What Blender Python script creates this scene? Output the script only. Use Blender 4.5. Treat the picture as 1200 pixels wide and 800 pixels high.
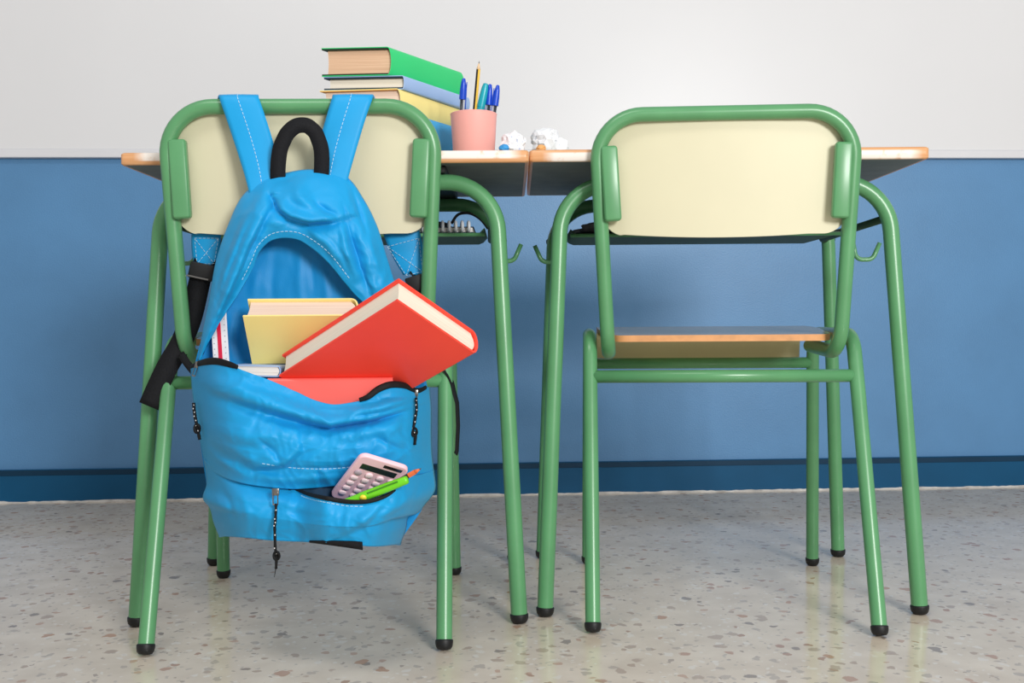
import bpy, bmesh, math, random
import numpy as np
from mathutils import Matrix, Vector, noise

for o in list(bpy.data.objects):
    bpy.data.objects.remove(o)
scene = bpy.context.scene
col = scene.collection
random.seed(7)

# ------------------------------------------------------------------ camera
F_PX, PITCH, ROLL, YAW, EYE = 1203.6, 0.0210, -0.0073, 0.0503, 0.4845
fw = Vector((math.sin(YAW), math.cos(YAW), 0)); rt = Vector((math.cos(YAW), -math.sin(YAW), 0)); zz = Vector((0, 0, 1))
f2 = fw * math.cos(PITCH) - zz * math.sin(PITCH); u2 = zz * math.cos(PITCH) + fw * math.sin(PITCH)
r3 = rt * math.cos(ROLL) + u2 * math.sin(ROLL); u3 = u2 * math.cos(ROLL) - rt * math.sin(ROLL)
cd = bpy.data.cameras.new('camera'); cam = bpy.data.objects.new('camera', cd); col.objects.link(cam)
cd.sensor_width = 36.0; cd.lens = F_PX * 36.0 / 1200.0; cd.clip_start = 0.05; cd.clip_end = 60
cam.matrix_world = Matrix(((r3.x, u3.x, -f2.x, 0), (r3.y, u3.y, -f2.y, 0), (r3.z, u3.z, -f2.z, EYE), (0, 0, 0, 1)))
scene.camera = cam

# ------------------------------------------------------------------ light
scene.view_settings.view_transform = 'Standard'
scene.view_settings.look = 'None'
scene.view_settings.gamma = 1.0
scene.view_settings.use_curve_mapping = False
scene.view_settings.exposure = 0.0
world = bpy.data.worlds.new('room_light'); scene.world = world; world.use_nodes = True
bg = world.node_tree.nodes['Background']; bg.inputs[0].default_value = (1.0, 0.99, 0.975, 1); bg.inputs[1].default_value = 0.42

def area(name, loc, target, sx, sy, power, color=(1, 1, 1)):
    l = bpy.data.lights.new(name, 'AREA'); l.shape = 'RECTANGLE'; l.size = sx; l.size_y = sy
    l.energy = power; l.color = color
    o = bpy.data.objects.new(name, l); col.objects.link(o); o.location = loc
    o.rotation_euler = (Vector(target) - Vector(loc)).to_track_quat('-Z', 'Y').to_euler()
    return o
area('window_light', (1.5, -2.0, 1.6), (0.3, 2.3, 0.5), 1.0, 0.9, 124, (1.0, 0.99, 0.97))
area('ceiling_light', (-0.6, 0.3, 2.8), (-0.1, 1.6, 0.3), 1.4, 0.5, 20, (1.0, 0.98, 0.96))

# ------------------------------------------------------------------ frames fitted to the photograph
WALL_Y = 2.842
FR = {'dL': (-0.2141, 1.6575, -0.0490), 'dR': (0.4407, 1.6605, -0.0560),
      'cL': (-0.2443, 1.5029, -0.0244), 'cR': (0.4162, 1.5415, -0.1123)}
def frame(k):
    x, y, r = FR[k]
    return Matrix.Translation((x, y, 0)) @ Matrix.Rotation(r, 4, 'Z')
FM = {k: frame(k) for k in FR}
FI = {k: FM[k].inverted() for k in FR}
def B(px, py, d, k='cL'):
    """photo pixel -> point in the local frame of a chair or desk, on its plane y = d"""
    ray = f2 * F_PX + r3 * (px - 600) - u3 * (py - 400)
    o = FI[k] @ Vector((0, 0, EYE)); v = FI[k].to_3x3() @ ray
    return o + v * ((d - o.y) / v.y)

# ------------------------------------------------------------------ materials
def lin(c):
    if isinstance(c, str):
        c = [int(c[i:i + 2], 16) / 255 for i in (0, 2, 4)]
    return tuple(v / 12.92 if v <= 0.04045 else ((v + 0.055) / 1.055) ** 2.4 for v in c) + (1,)
MATS = {}
def mat(name, c, rough=0.5, spec=0.5, var=0.0, vscale=20, bump=0.0, bscale=200, metal=0.0, c2=None, coat=0.0, sheen=0.0):
    if name in MATS: return MATS[name]
    m = bpy.data.materials.new(name); m.use_nodes = True; nt = m.node_tree; b = nt.nodes['Principled BSDF']
    b.inputs['Roughness'].default_value = rough; b.inputs['Specular IOR Level'].default_value = spec
    b.inputs['Metallic'].default_value = metal; b.inputs['Coat Weight'].default_value = coat
    b.inputs['Coat Roughness'].default_value = 0.15
    b.inputs['Sheen Weight'].default_value = sheen
    base = lin(c)
    tc = nt.nodes.new('ShaderNodeTexCoord')
    n = nt.nodes.new('ShaderNodeTexNoise'); n.inputs['Scale'].default_value = vscale; n.inputs['Detail'].default_value = 5
    nt.links.new(tc.outputs['Object'], n.inputs['Vector'])
    r = nt.nodes.new('ShaderNodeValToRGB')
    r.color_ramp.elements[0].position = 0.3; r.color_ramp.elements[1].position = 0.7
    a = lin(c2) if c2 else tuple(v * (1 - var) for v in base[:3]) + (1,)
    r.color_ramp.elements[0].color = a
    r.color_ramp.elements[1].color = base if c2 else tuple(min(1, v * (1 + var)) for v in base[:3]) + (1,)
    nt.links.new(n.outputs['Fac'], r.inputs['Fac']); nt.links.new(r.outputs['Color'], b.inputs['Base Color'])
    if bump:
        n2 = nt.nodes.new('ShaderNodeTexNoise'); n2.inputs['Scale'].default_value = bscale; n2.inputs['Detail'].default_value = 3
        nt.links.new(tc.outputs['Object'], n2.inputs['Vector'])
        bp = nt.nodes.new('ShaderNodeBump'); bp.inputs['Strength'].default_value = bump; bp.inputs['Distance'].default_value = 0.002
        nt.links.new(n2.outputs['Fac'], bp.inputs['Height']); nt.links.new(bp.outputs['Normal'], b.inputs['Normal'])
    MATS[name] = m
    return m

def mat_terrazzo():
    m = bpy.data.materials.new('terrazzo'); m.use_nodes = True; nt = m.node_tree; N = nt.nodes; L = nt.links; b = N['Principled BSDF']
    tc = N.new('ShaderNodeTexCoord')
    dn = N.new('ShaderNodeTexNoise'); dn.inputs['Scale'].default_value = 55; dn.inputs['Detail'].default_value = 3
    L.new(tc.outputs['Object'], dn.inputs['Vector'])
    mx = N.new('ShaderNodeVectorMath'); mx.operation = 'MULTIPLY_ADD'; mx.inputs[1].default_value = (0.022, 0.022, 0)
    L.new(dn.outputs['Color'], mx.inputs[0]); L.new(tc.outputs['Object'], mx.inputs[2])
    cur = None
    bn = N.new('ShaderNodeTexNoise'); bn.inputs['Scale'].default_value = 14; bn.inputs['Detail'].default_value = 8
    L.new(tc.outputs['Object'], bn.inputs['Vector'])
    br = N.new('ShaderNodeValToRGB'); br.color_ramp.elements[0].position = 0.3; br.color_ramp.elements[1].position = 0.72
    br.color_ramp.elements[0].color = lin('d2c4b2'); br.color_ramp.elements[1].color = lin('e4d8c7')
    L.new(bn.outputs['Fac'], br.inputs['Fac']); cur = br.outputs['Color']
    layers = [(95, 0.30, [(0.0, 'c9c2b8'), (0.45, 'bfb5a9'), (0.7, 'e3dcd2'), (0.92, 'a89b8f')], 0.8),
              (48, 0.30, [(0.0, 'cbc5bc'), (0.50, 'b9aea2'), (0.66, 'e3dcd2'), (0.80, 'b39f8d'), (0.88, 'c2a28c'), (0.94, 'ab866f'), (0.98, '8a7d72')], 0.8),
              (30, 0.26, [(0.0, 'cbc5bc'), (0.72, 'b8a695'), (0.86, 'b8957e'), (0.93, '93877b'), (0.97, 'ba9273')], 0.85)]
    for sc, th, stops, amt in layers:
        v = N.new('ShaderNodeTexVoronoi'); v.inputs['Scale'].default_value = sc; v.inputs['Randomness'].default_value = 1
        L.new(mx.outputs[0], v.inputs['Vector'])
        mr = N.new('ShaderNodeMapRange'); mr.inputs[1].default_value = th + 0.04; mr.inputs[2].default_value = th - 0.02
        mr.inputs[3].default_value = 0; mr.inputs[4].default_value = amt
        L.new(v.outputs['Distance'], mr.inputs[0])
        sp = N.new('ShaderNodeSeparateColor'); L.new(v.outputs['Color'], sp.inputs[0])
        cr = N.new('ShaderNodeValToRGB'); cr.color_ramp.interpolation = 'CONSTANT'
        e = cr.color_ramp.elements
        e[0].position = stops[0][0]; e[0].color = lin(stops[0][1]); e[1].position = stops[1][0]; e[1].color = lin(stops[1][1])
        for p, c in stops[2:]:
            q = e.new(p); q.color = lin(c)
        L.new(sp.outputs[0], cr.inputs['Fac'])
        # cells of the first stop stay matrix
        gt = N.new('ShaderNodeMath'); gt.operation = 'GREATER_THAN'; gt.inputs[1].default_value = stops[1][0]
        L.new(sp.outputs[0], gt.inputs[0])
        ml = N.new('ShaderNodeMath'); ml.operation = 'MULTIPLY'; L.new(mr.outputs[0], ml.inputs[0]); L.new(gt.outputs[0], ml.inputs[1])
        mm = N.new('ShaderNodeMix'); mm.data_type = 'RGBA'
        L.new(ml.outputs[0], mm.inputs[0]); L.new(cur, mm.inputs[6]); L.new(cr.outputs['Color'], mm.inputs[7])
        cur = mm.outputs[2]
    L.new(cur, b.inputs['Base Color'])
    rn = N.new('ShaderNodeTexNoise'); rn.inputs['Scale'].default_value = 9
    L.new(tc.outputs['Object'], rn.inputs['Vector'])
    rr = N.new('ShaderNodeMapRange'); rr.inputs[3].default_value = 0.08; rr.inputs[4].default_value = 0.20
    L.new(rn.outputs['Fac'], rr.inputs[0]); L.new(rr.outputs[0], b.inputs['Roughness'])
    b.inputs['Specular IOR Level'].default_value = 0.5
    return m

def mat_edge():
    """beech edge of the desk tops, blotched paler along the middle"""
    m = bpy.data.materials.new('beech_edge'); m.use_nodes = True; nt = m.node_tree; N = nt.nodes; L = nt.links; b = N['Principled BSDF']
    tc = N.new('ShaderNodeTexCoord')
    mp = N.new('ShaderNodeMapping'); mp.inputs['Scale'].default_value = (6, 6, 160); L.new(tc.outputs['Object'], mp.inputs[0])
    n = N.new('ShaderNodeTexNoise'); n.inputs['Scale'].default_value = 3; n.inputs['Detail'].default_value = 4; L.new(mp.outputs[0], n.inputs['Vector'])
    r = N.new('ShaderNodeValToRGB'); r.color_ramp.elements[0].color = lin('c98a56'); r.color_ramp.elements[1].color = lin('e6b384')
    L.new(n.outputs['Fac'], r.inputs['Fac'])
    s = N.new('ShaderNodeSeparateXYZ'); L.new(tc.outputs['Object'], s.inputs[0])
    def absmap(src, centre, hi, lo):
        a = N.new('ShaderNodeMath'); a.operation = 'SUBTRACT'; a.inputs[1].default_value = centre; L.new(src, a.inputs[0])
        c = N.new('ShaderNodeMath'); c.operation = 'ABSOLUTE'; L.new(a.outputs[0], c.inputs[0])
        d = N.new('ShaderNodeMapRange'); d.inputs[1].default_value = hi; d.inputs[2].default_value = lo; L.new(c.outputs[0], d.inputs[0])
        return d.outputs[0]
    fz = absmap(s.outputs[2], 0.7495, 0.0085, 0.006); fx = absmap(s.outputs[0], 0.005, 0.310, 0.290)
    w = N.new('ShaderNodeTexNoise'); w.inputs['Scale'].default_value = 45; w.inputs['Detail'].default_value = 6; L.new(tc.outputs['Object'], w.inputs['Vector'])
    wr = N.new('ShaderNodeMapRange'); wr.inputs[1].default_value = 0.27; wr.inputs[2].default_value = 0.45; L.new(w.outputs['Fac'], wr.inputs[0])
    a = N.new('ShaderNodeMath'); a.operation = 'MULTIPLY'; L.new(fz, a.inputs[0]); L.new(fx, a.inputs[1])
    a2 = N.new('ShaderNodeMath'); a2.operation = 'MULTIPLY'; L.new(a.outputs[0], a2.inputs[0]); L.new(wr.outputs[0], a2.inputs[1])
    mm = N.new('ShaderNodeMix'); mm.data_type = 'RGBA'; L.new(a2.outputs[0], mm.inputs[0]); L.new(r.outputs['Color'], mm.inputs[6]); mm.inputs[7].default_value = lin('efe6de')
    L.new(mm.outputs[2], b.inputs['Base Color']); b.inputs['Roughness'].default_value = 0.35
    return m

M_FLOOR = mat_terrazzo()
M_BLUEWALL = mat('blue_wall_paint', '5689b8', 0.42, 0.5, 0.05, 6, 0.25, 260)
M_BASE = mat('baseboard_paint', '0b5078', 0.5, 0.25, 0.08, 8)
M_WHITE = mat('white_board', 'e0e1e4', 0.35, 0.4, 0.01, 3)
M_RAIL = mat('board_rail', 'dcdde2', 0.35, 0.5, 0.02, 8)
M_MORTAR = mat('grout', 'cfcac4', 0.9, 0.2, 0.25, 30)
M_GREEN = mat('green_enamel', '599766', 0.33, 0.5, 0.07, 14, coat=0.1)
M_DGREEN = mat('tray_green', '2c4c37', 0.6, 0.5, 0.06, 10)
M_CREAM = mat('cream_laminate', 'd3ceb0', 0.45, 0.4, 0.03, 6)
M_PLYEDGE = mat('ply_edge', 'd69a66', 0.45, 0.4, 0.12, 60)
M_SEAT = mat('seat_laminate', '8f8a78', 0.2, 0.5, 0.03, 8)
M_SEATUNDER = mat('seat_underside', 'cfc49a', 0.5, 0.4, 0.04, 9)
M_RUBBER = mat('black_rubber', '17181a', 0.5, 0.4, 0.1, 30)
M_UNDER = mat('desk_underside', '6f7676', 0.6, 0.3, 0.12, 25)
M_DESKTOP = mat('desk_laminate', 'c8c6b8', 0.4, 0.4, 0.03, 8)
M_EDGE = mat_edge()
M_BLACKMETAL = mat('black_metal', '1c1e1f', 0.5, 0.4, 0.1, 30)
M_BAG = mat('blue_nylon', '129bd9', 0.48, 0.32, 0.04, 9, 0.12, 900, sheen=0.05)
M_BAGIN = mat('blue_lining', '1490d6', 0.50, 0.3, 0.05, 9, 0.1, 700)
M_WEB = mat('black_webbing', '15161a', 0.75, 0.25, 0.25, 500, 0.5, 900)
M_ZIP = mat('black_zip_tape', '0f1012', 0.7, 0.3, 0.2, 300)
M_STITCH = mat('pale_thread', 'bfe2f4', 0.8, 0.2, 0.02, 5)
M_METAL = mat('zip_metal', '8a8886', 0.3, 0.5, 0.1, 80, metal=0.9)
M_FLECK = mat('cord_fleck', 'e8e8e8', 0.8, 0.2, 0.02, 5)
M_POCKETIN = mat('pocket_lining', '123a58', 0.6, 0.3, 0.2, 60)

# ------------------------------------------------------------------ builders
def tag(o, label=None, cat=None, group=None, kind=None):
    if label: o['label'] = label
    if cat: o['category'] = cat
    if group: o['group'] = group
    if kind: o['kind'] = kind
    return o
def root(name, m4, label, cat, group=None):
    o = bpy.data.objects.new(name, None); o.empty_display_size = 0.05
    col.objects.link(o); o.matrix_world = m4
    return tag(o, label, cat, group)
def obj(name, verts, faces, m, parent=None, smooth=True, angle=None, m4=None):
    me = bpy.data.meshes.new(name); me.from_pydata([tuple(v) for v in verts], [], faces); me.validate()
    bm = bmesh.new(); bm.from_mesh(me); bmesh.ops.recalc_face_normals(bm, faces=bm.faces)
    if angle is not None:
        for e in bm.edges:
            e.smooth = not (len(e.link_faces) == 2 and e.calc_face_angle(0) > angle)
    for f in bm.faces: f.smooth = smooth
    bm.to_mesh(me); bm.free()
    me.materials.append(m)
    o = bpy.data.objects.new(name, me); col.objects.link(o)
    if parent is not None: o.parent = parent
    if m4 is not None: o.matrix_world = m4
    return o
def join(*parts):
    V, Fc = [], []
    for v, f in parts:
        n = len(V); V += [Vector(p) for p in v]; Fc += [tuple(i + n for i in q) for q in f]
    return V, Fc
def xf(part, m4):
    return [m4 @ Vector(v) for v in part[0]], part[1]
def box(x0, x1, y0, y1, z0, z1, bev=0.0, seg=2):
    bm = bmesh.new(); bmesh.ops.create_cube(bm, size=1)
    for v in bm.verts:
        v.co = Vector((x0 + (v.co.x + .5) * (x1 - x0), y0 + (v.co.y + .5) * (y1 - y0), z0 + (v.co.z + .5) * (z1 - z0)))
    if bev: bmesh.ops.bevel(bm, geom=bm.edges[:], offset=bev, segments=seg, profile=0.5, affect='EDGES')
    r = bm2(bm); return r
def bm2(bm):
    bm.verts.index_update()
    r = ([v.co.copy() for v in bm.verts], [tuple(v.index for v in f.verts) for f in bm.faces]); bm.free(); return r
def fillet(pts, rad, n=8):
    """polyline with rounded corners; rad one number or one per inner corner"""
    pts = [Vector(p) for p in pts]; out = [pts[0]]
    for i in range(1, len(pts) - 1):
        r = rad[i - 1] if isinstance(rad, (list, tuple)) else rad
        a, b, c = pts[i - 1], pts[i], pts[i + 1]
        d1 = (a - b).normalized(); d2 = (c - b).normalized(); th = d1.angle(d2)
        if r <= 0 or th > 3.1: out.append(b); continue
        t = min(r / math.tan(th / 2), 0.49 * (a - b).length if i > 1 else 0.98 * (a - b).length, 0.49 * (c - b).length if i < len(pts) - 2 else 0.98 * (c - b).length)
        r = t * math.tan(th / 2)
        cen = b + (d1 + d2).normalized() * (r / math.sin(th / 2))
        p0 = b + d1 * t; p1 = b + d2 * t; v0 = p0 - cen; v1 = p1 - cen; ang = v0.angle(v1); ax = v0.cross(v1).normalized()
        for k in range(n + 1):
            out.append(cen + Matrix.Rotation(ang * k / n, 3, ax) @ v0)
    out.append(pts[-1]); return out
def tube(path, r, seg=16, cap=True, squash=None):
    path = [Vector(p) for p in path]; n = len(path); V, Fc = [], []
    t0 = (path[1] - path[0]).normalized()
    nrm = t0.orthogonal().normalized()
    if squash: nrm = (Vector(squash) - t0 * Vector(squash).dot(t0)).normalized()
    prev = t0
    for i, p in enumerate(path):
        t = (path[min(i + 1, n - 1)] - path[max(i - 1, 0)]).normalized()
        q = prev.rotation_difference(t); nrm = q @ nrm; prev = t
        nrm = (nrm - t * nrm.dot(t)).normalized(); bn = t.cross(nrm)
        rr = r[i] if isinstance(r, (list, tuple)) else r
        ra, rb = rr if isinstance(rr, (list, tuple)) else (rr, rr)
        for k in range(seg):
            a = 2 * math.pi * k / seg
            V.append(p + nrm * math.cos(a) * ra + bn * math.sin(a) * rb)
    for i in range(n - 1):
        for k in range(seg):
            k2 = (k + 1) % seg
            Fc.append((i * seg + k, i * seg + k2, (i + 1) * seg + k2, (i + 1) * seg + k))
    if cap:
        Fc.append(tuple(range(seg))[::-1]); Fc.append(tuple((n - 1) * seg + k for k in range(seg)))
    return V, Fc
def tube_part(part, i0, i1, seg):
    """the stretch of a tube between two of its rings, capped"""
    V = part[0][i0 * seg:(i1 + 1) * seg]; n = i1 - i0 + 1
    Fc = [(i * seg + k, i * seg + (k + 1) % seg, (i + 1) * seg + (k + 1) % seg, (i + 1) * seg + k) for i in range(n - 1) for k in range(seg)]
    return V, Fc + [tuple(range(seg))[::-1], tuple((n - 1) * seg + k for k in range(seg))]
def lathe(prof, seg=24, cap=True):
    V, Fc = [], []
    for r, z in prof:
        for k in range(seg):
            a = 2 * math.pi * k / seg; V.append(Vector((r * math.cos(a), r * math.sin(a), z)))
    for i in range(len(prof) - 1):
        for k in range(seg):
            k2 = (k + 1) % seg; Fc.append((i * seg + k, i * seg + k2, (i + 1) * seg + k2, (i + 1) * seg + k))
    if cap:
        Fc.append(tuple(range(seg))[::-1]); Fc.append(tuple((len(prof) - 1) * seg + k for k in range(seg)))
    return V, Fc
def grid(fn, nu, nv):
    V = [Vector(fn(i / nu, j / nv)) for j in range(nv + 1) for i in range(nu + 1)]
    Fc = [(j * (nu + 1) + i, j * (nu + 1) + i + 1, (j + 1) * (nu + 1) + i + 1, (j + 1) * (nu + 1) + i) for j in range(nv) for i in range(nu)]
    return V, Fc
def prism(outline, f0, f1):
    """outline: list of 2d points; f0/f1 map (a, b) to the two faces"""
    n = len(outline)
    V = [Vector(f0(*p)) for p in outline] + [Vector(f1(*p)) for p in outline]
    Fc = [tuple(range(n))[::-1], tuple(range(n, 2 * n))] + [(i, (i + 1) % n, n + (i + 1) % n, n + i) for i in range(n)]
    return V, Fc
def rrect(x0, x1, y0, y1, r, n=6):
    P = []
    for cx, cy, a0 in ((x1 - r, y0 + r, -90), (x1 - r, y1 - r, 0), (x0 + r, y1 - r, 90), (x0 + r, y0 + r, 180)):
        for k in range(n + 1):
            a = math.radians(a0 + 90 * k / n); P.append((cx + r * math.cos(a), cy + r * math.sin(a)))
    return P
def curve(pts):
    """Catmull-Rom through points of any dimension, parameter 0..1 by chord length"""
    P = np.array(pts, float); d = np.r_[0, np.cumsum(np.linalg.norm(np.diff(P[:, :2], axis=0), axis=1))]; d /= d[-1]
    T = np.gradient(P, d, axis=0)
    def f(t):
        t = min(max(t, 0), 1); i = min(int(np.searchsorted(d, t, 'right') - 1), len(P) - 2); i = max(i, 0)
        h = d[i + 1] - d[i]; s = (t - d[i]) / h
        return ((2 * s**3 - 3 * s**2 + 1) * P[i] + (s**3 - 2 * s**2 + s) * h * T[i] + (-2 * s**3 + 3 * s**2) * P[i + 1] + (s**3 - s**2) * h * T[i + 1])
    return f
def solid(o, t, off=-1):
    md = o.modifiers.new('thickness', 'SOLIDIFY'); md.thickness = t; md.offset = off
    return o

# ------------------------------------------------------------------ the setting
def struct(name, part, m, parent=None, smooth=False):
    return tag(obj(name, part[0], part[1], m, parent, smooth), kind='structure')
struct('floor', box(-4, 4, -2.5, WALL_Y, -0.05, 0), M_FLOOR)
wall = struct('wall_back', box(-4, 4, WALL_Y, WALL_Y + 0.12, 0, 2.9), M_BLUEWALL)
# baseboard with a rounded top lip
prof = [(0, 0.0), (0, 0.083), (0.003, 0.0875), (0.007, 0.089), (0.010, 0.089), (0.012, 0.0)]
V = []; n = len(prof)
for x in (-4, 4):
    for a, z in prof: V.append((x, WALL_Y - 0.0125 + a, z))
struct('baseboard_back', (V, [(i, (i + 1) % n, n + (i + 1) % n, n + i) for i in range(n)] + [tuple(range(n)), tuple(range(n, 2 * n))]), M_BASE)
struct('baseboard_shade_strip', box(-4, 4, WALL_Y - 0.0140, WALL_Y - 0.0120, 0.0735, 0.0880, 0.0006, 1), mat('baseboard_shade', '0a3550', 0.5, 0.25, 0.1, 9))  # dark strip painting the shadow gap along the baseboard top
# ragged line of pale grout where the baseboard meets the floor
rnd = random.Random(3)
def grout(i, j):
    x = -4 + 8 * i
    w = 0.0015 + 0.0045 * max(0, noise.noise(Vector((x * 9, 0, 0))) + 0.35) + 0.002 * rnd.random()
    return [(x, WALL_Y - 0.0125, 0.0055 * min(1, w / 0.005)), (x, WALL_Y - 0.0125 - w, 0.001 + 0.0 * w), (x, WALL_Y - 0.0130 - w, 0.0)][j]
struct('trim_1', grid(lambda u, v: grout(u, int(round(v * 2))), 700, 2), M_MORTAR)
ZL = 0.929
wb = root('whiteboard', Matrix.Translation((0, WALL_Y, ZL)), 'wide white board mounted above the blue painted wall', 'whiteboard')
p = box(-3.2, 3.2, -0.016, 0, 0.022, 1.25, 0.001, 1); obj('panel', p[0], p[1], M_WHITE, wb, False)
p = box(-3.2, 3.2, -0.020, 0, 0.0, 0.022, 0.0025, 2); obj('bottom_rail', p[0], p[1], M_RAIL, wb, False)

# ------------------------------------------------------------------ chairs
RT = 0.0118
def foot(parent, p, axis, r):
    """moulded rubber tip on the end of a leg"""
    q = Vector((0, 0, 1)).rotation_difference(Vector(axis).normalized()).to_matrix().to_4x4()
    prof = [(0.001, -0.001), (r * 0.80, 0.0), (r * 1.02, 0.0035), (r * 1.10, 0.008), (r * 1.12, 0.0115), (r * 1.12, 0.0130), (r * 1.02, 0.0142)]
    P = xf(lathe(prof, 20), Matrix.Translation(p) @ q)
    zmin = min(v.z for v in P[0])
    P = ([v - Vector((0, 0, zmin)) for v in P[0]], P[1])
    return obj('rubber_foot', P[0], P[1], M_RUBBER, parent, True, 0.9)

def make_chair(k, label):
    c = root('school_chair', FM[k], label, 'chair', 'green tube school chairs')
    X = 0.217
    # back loop: rises from under the seat, over the top and down again
    def side(s):
        return [Vector((s * 0.180, 0.300, 0.4345)), Vector((s * 0.187, 0.118, 0.4265)), Vector((s * 0.2075, 0.090, 0.8132))]
    pts = side(-1) + side(1)[::-1]
    p = tube(fillet(pts, [0.052, 0.072, 0.072, 0.052], 12), RT, 18)
    obj('back_frame', p[0], p[1], M_GREEN, c)
    # legs and side rails
    for s in (-1, 1):
        full = fillet([(s * X, 0.0, 0.0), (s * X, 0.152, 0.4555), (s * 0.215, 0.432, 0.4555), (s * 0.219, 0.456, 0.0)], [0.045, 0.05], 10)
        i1, i2 = 11, 13   # rear bend ends, front bend starts
        i2 = 12
        N_ = len(full); T_all = tube([full[0] + (full[1] - full[0]).normalized() * 0.006] + full[1:-1] + [full[-1] + (full[-2] - full[-1]).normalized() * 0.006], RT, 18)
        P = tube_part(T_all, 0, 11, 18)
        l = obj('leg', P[0], P[1], M_GREEN, c, True, 1.2); foot(l, full[0], full[1] - full[0], RT)
        P = tube_part(T_all, 12, N_ - 1, 18)
        l = obj('leg', P[0], P[1], M_GREEN, c, True, 1.2); foot(l, full[-1], full[-2] - full[-1], RT)
        P = tube_part(T_all, 11, 12, 18); obj('side_rail', P[0], P[1], M_GREEN, c, True, 1.2)
    P = tube([(-X, 0.1300, 0.3895), (X, 0.1300, 0.3895)], 0.0106, 16)
    obj('stretcher', P[0], P[1], M_GREEN, c)
    P = tube([(-0.216, 0.4345, 0.398), (0.216, 0.4345, 0.398)], 0.0106, 16)
    obj('stretcher', P[0], P[1], M_GREEN, c)
    # seat: plywood shell, dished, front edge rolled down
    def seat_pt(u, v):
        hw = 0.1795 + 0.020 * min(1, v * 2.2)
        if v < 0.06: hw -= 0.012 * (1 - v / 0.06) ** 2
        x = (2 * u - 1) * hw
        arc = v * 0.385
        if arc < 0.30: y, z = 0.140 + arc, 0.4505 - 0.012 * (1 - arc / 0.30) ** 1.5 + 0.008 - 0.003 * math.sin(math.pi * min(1, arc / 0.30)) * (1 - (2 * u - 1) ** 2)
        else:
            a = min((arc - 0.30) / 0.042, 1.45); R = 0.042
            y = 0.440 + R * math.sin(a); z = 0.4585 - R * (1 - math.cos(a))
            ex = arc - 0.30 - 0.042 * 1.45
            if ex > 0: y += ex * math.cos(1.45); z -= ex * math.sin(1.45)
        return Vector((x, y, z))
    nu, nv = 24, 40
    def seat_n(u, v):
        e = 1e-3; a = seat_pt(min(u + e, 1), v) - seat_pt(max(u - e, 0), v); b = seat_pt(u, min(v + e, 1)) - seat_pt(u, max(v - e, 0))
        return a.cross(b).normalized()
    T = 0.0108
    top = grid(lambda u, v: seat_pt(u, v) + seat_n(u, v) * T * 0.5 + Vector((0, 0, T * .5)), nu, nv)
    low = grid(lambda u, v: seat_pt(u, v) - seat_n(u, v) * T * 0.5 + Vector((0, 0, T * .5)), nu, nv)
    seat = obj('seat', top[0], top[1], M_SEAT, c)
    obj('seat_underside', low[0], low[1], M_SEATUNDER, seat)
    rim = [i for i in range(nu + 1)] + [j * (nu + 1) + nu for j in range(1, nv + 1)] + [nv * (nu + 1) + i for i in range(nu - 1, -1, -1)] + [j * (nu + 1) for j in range(nv - 1, 0, -1)]
    nr = len(rim)
    V = [top[0][i] for i in rim] + [low[0][i] for i in rim]
    obj('seat_edge', V, [(i, (i + 1) % nr, nr + (i + 1) % nr, nr + i) for i in range(nr)], M_PLYEDGE, seat)
    # backrest board
    out = []
    for a, b in rrect(-0.1965, 0.1965, 0.622, 0.8085, 0.036, 8):
        if b < 0.64: b -= 0.0065 * math.cos(a / 0.1965 * math.pi / 2) * (1 - (b - 0.622) / 0.018)
        out.append((a, b))
    # extra points on the long edges for the curve
    dense = []
    for i in range(len(out)):
        a, b = out[i], out[(i + 1) % len(out)]; m_ = 12 if abs(a[0] - b[0]) > 0.1 else 1
        for q in range(m_):
            t = q / m_; x = a[0] + (b[0] - a[0]) * t; z = a[1] + (b[1] - a[1]) * t
            if m_ > 1 and z < 0.7: z = 0.6225 - 0.007 * (1 - (x / 0.165) ** 2)
            dense.append((x, z))
    def yb(x): return 0.094 + 0.010 * (x / 0.2) ** 2
    lean = lambda z: 0.012 * (0.8132 - z) / 0.35
    bm = bmesh.new()
    V, Fc = prism(dense, lambda a, b: (a, yb(a) + 0.0 + lean(b), b), lambda a, b: (a, yb(a) + 0.010 + lean(b), b))
    vs = [bm.verts.new(v) for v in V]
    for f in Fc: bm.faces.new([vs[i] for i in f])
    bmesh.ops.triangulate(bm, faces=[f for f in bm.faces if len(f.verts) > 4])
    p = bm2(bm)
    obj('backrest', p[0], p[1], M_CREAM, c, True, 0.6)
    # folded steel clamps holding the board
    for s in (-1, 1):
        P = box(-0.0138, 0.0138, -0.010, 0.008, -0.0605, 0.0605, 0.0055, 3)
        m4 = Matrix.Translation((s * 0.1830, 0.0895, 0.7025)) @ Matrix.Rotation(s * 0.055, 4, 'Y') @ Matrix.Rotation(s * -0.05, 4, 'Z')
        P = xf(P, m4)
        obj('board_clamp', P[0], P[1], M_GREEN, c, True, 0.5)
    return c
make_chair('cL', 'green tube school chair with cream back, carrying the blue backpack')
make_chair('cR', 'empty green tube school chair with cream back and bare seat')

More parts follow.
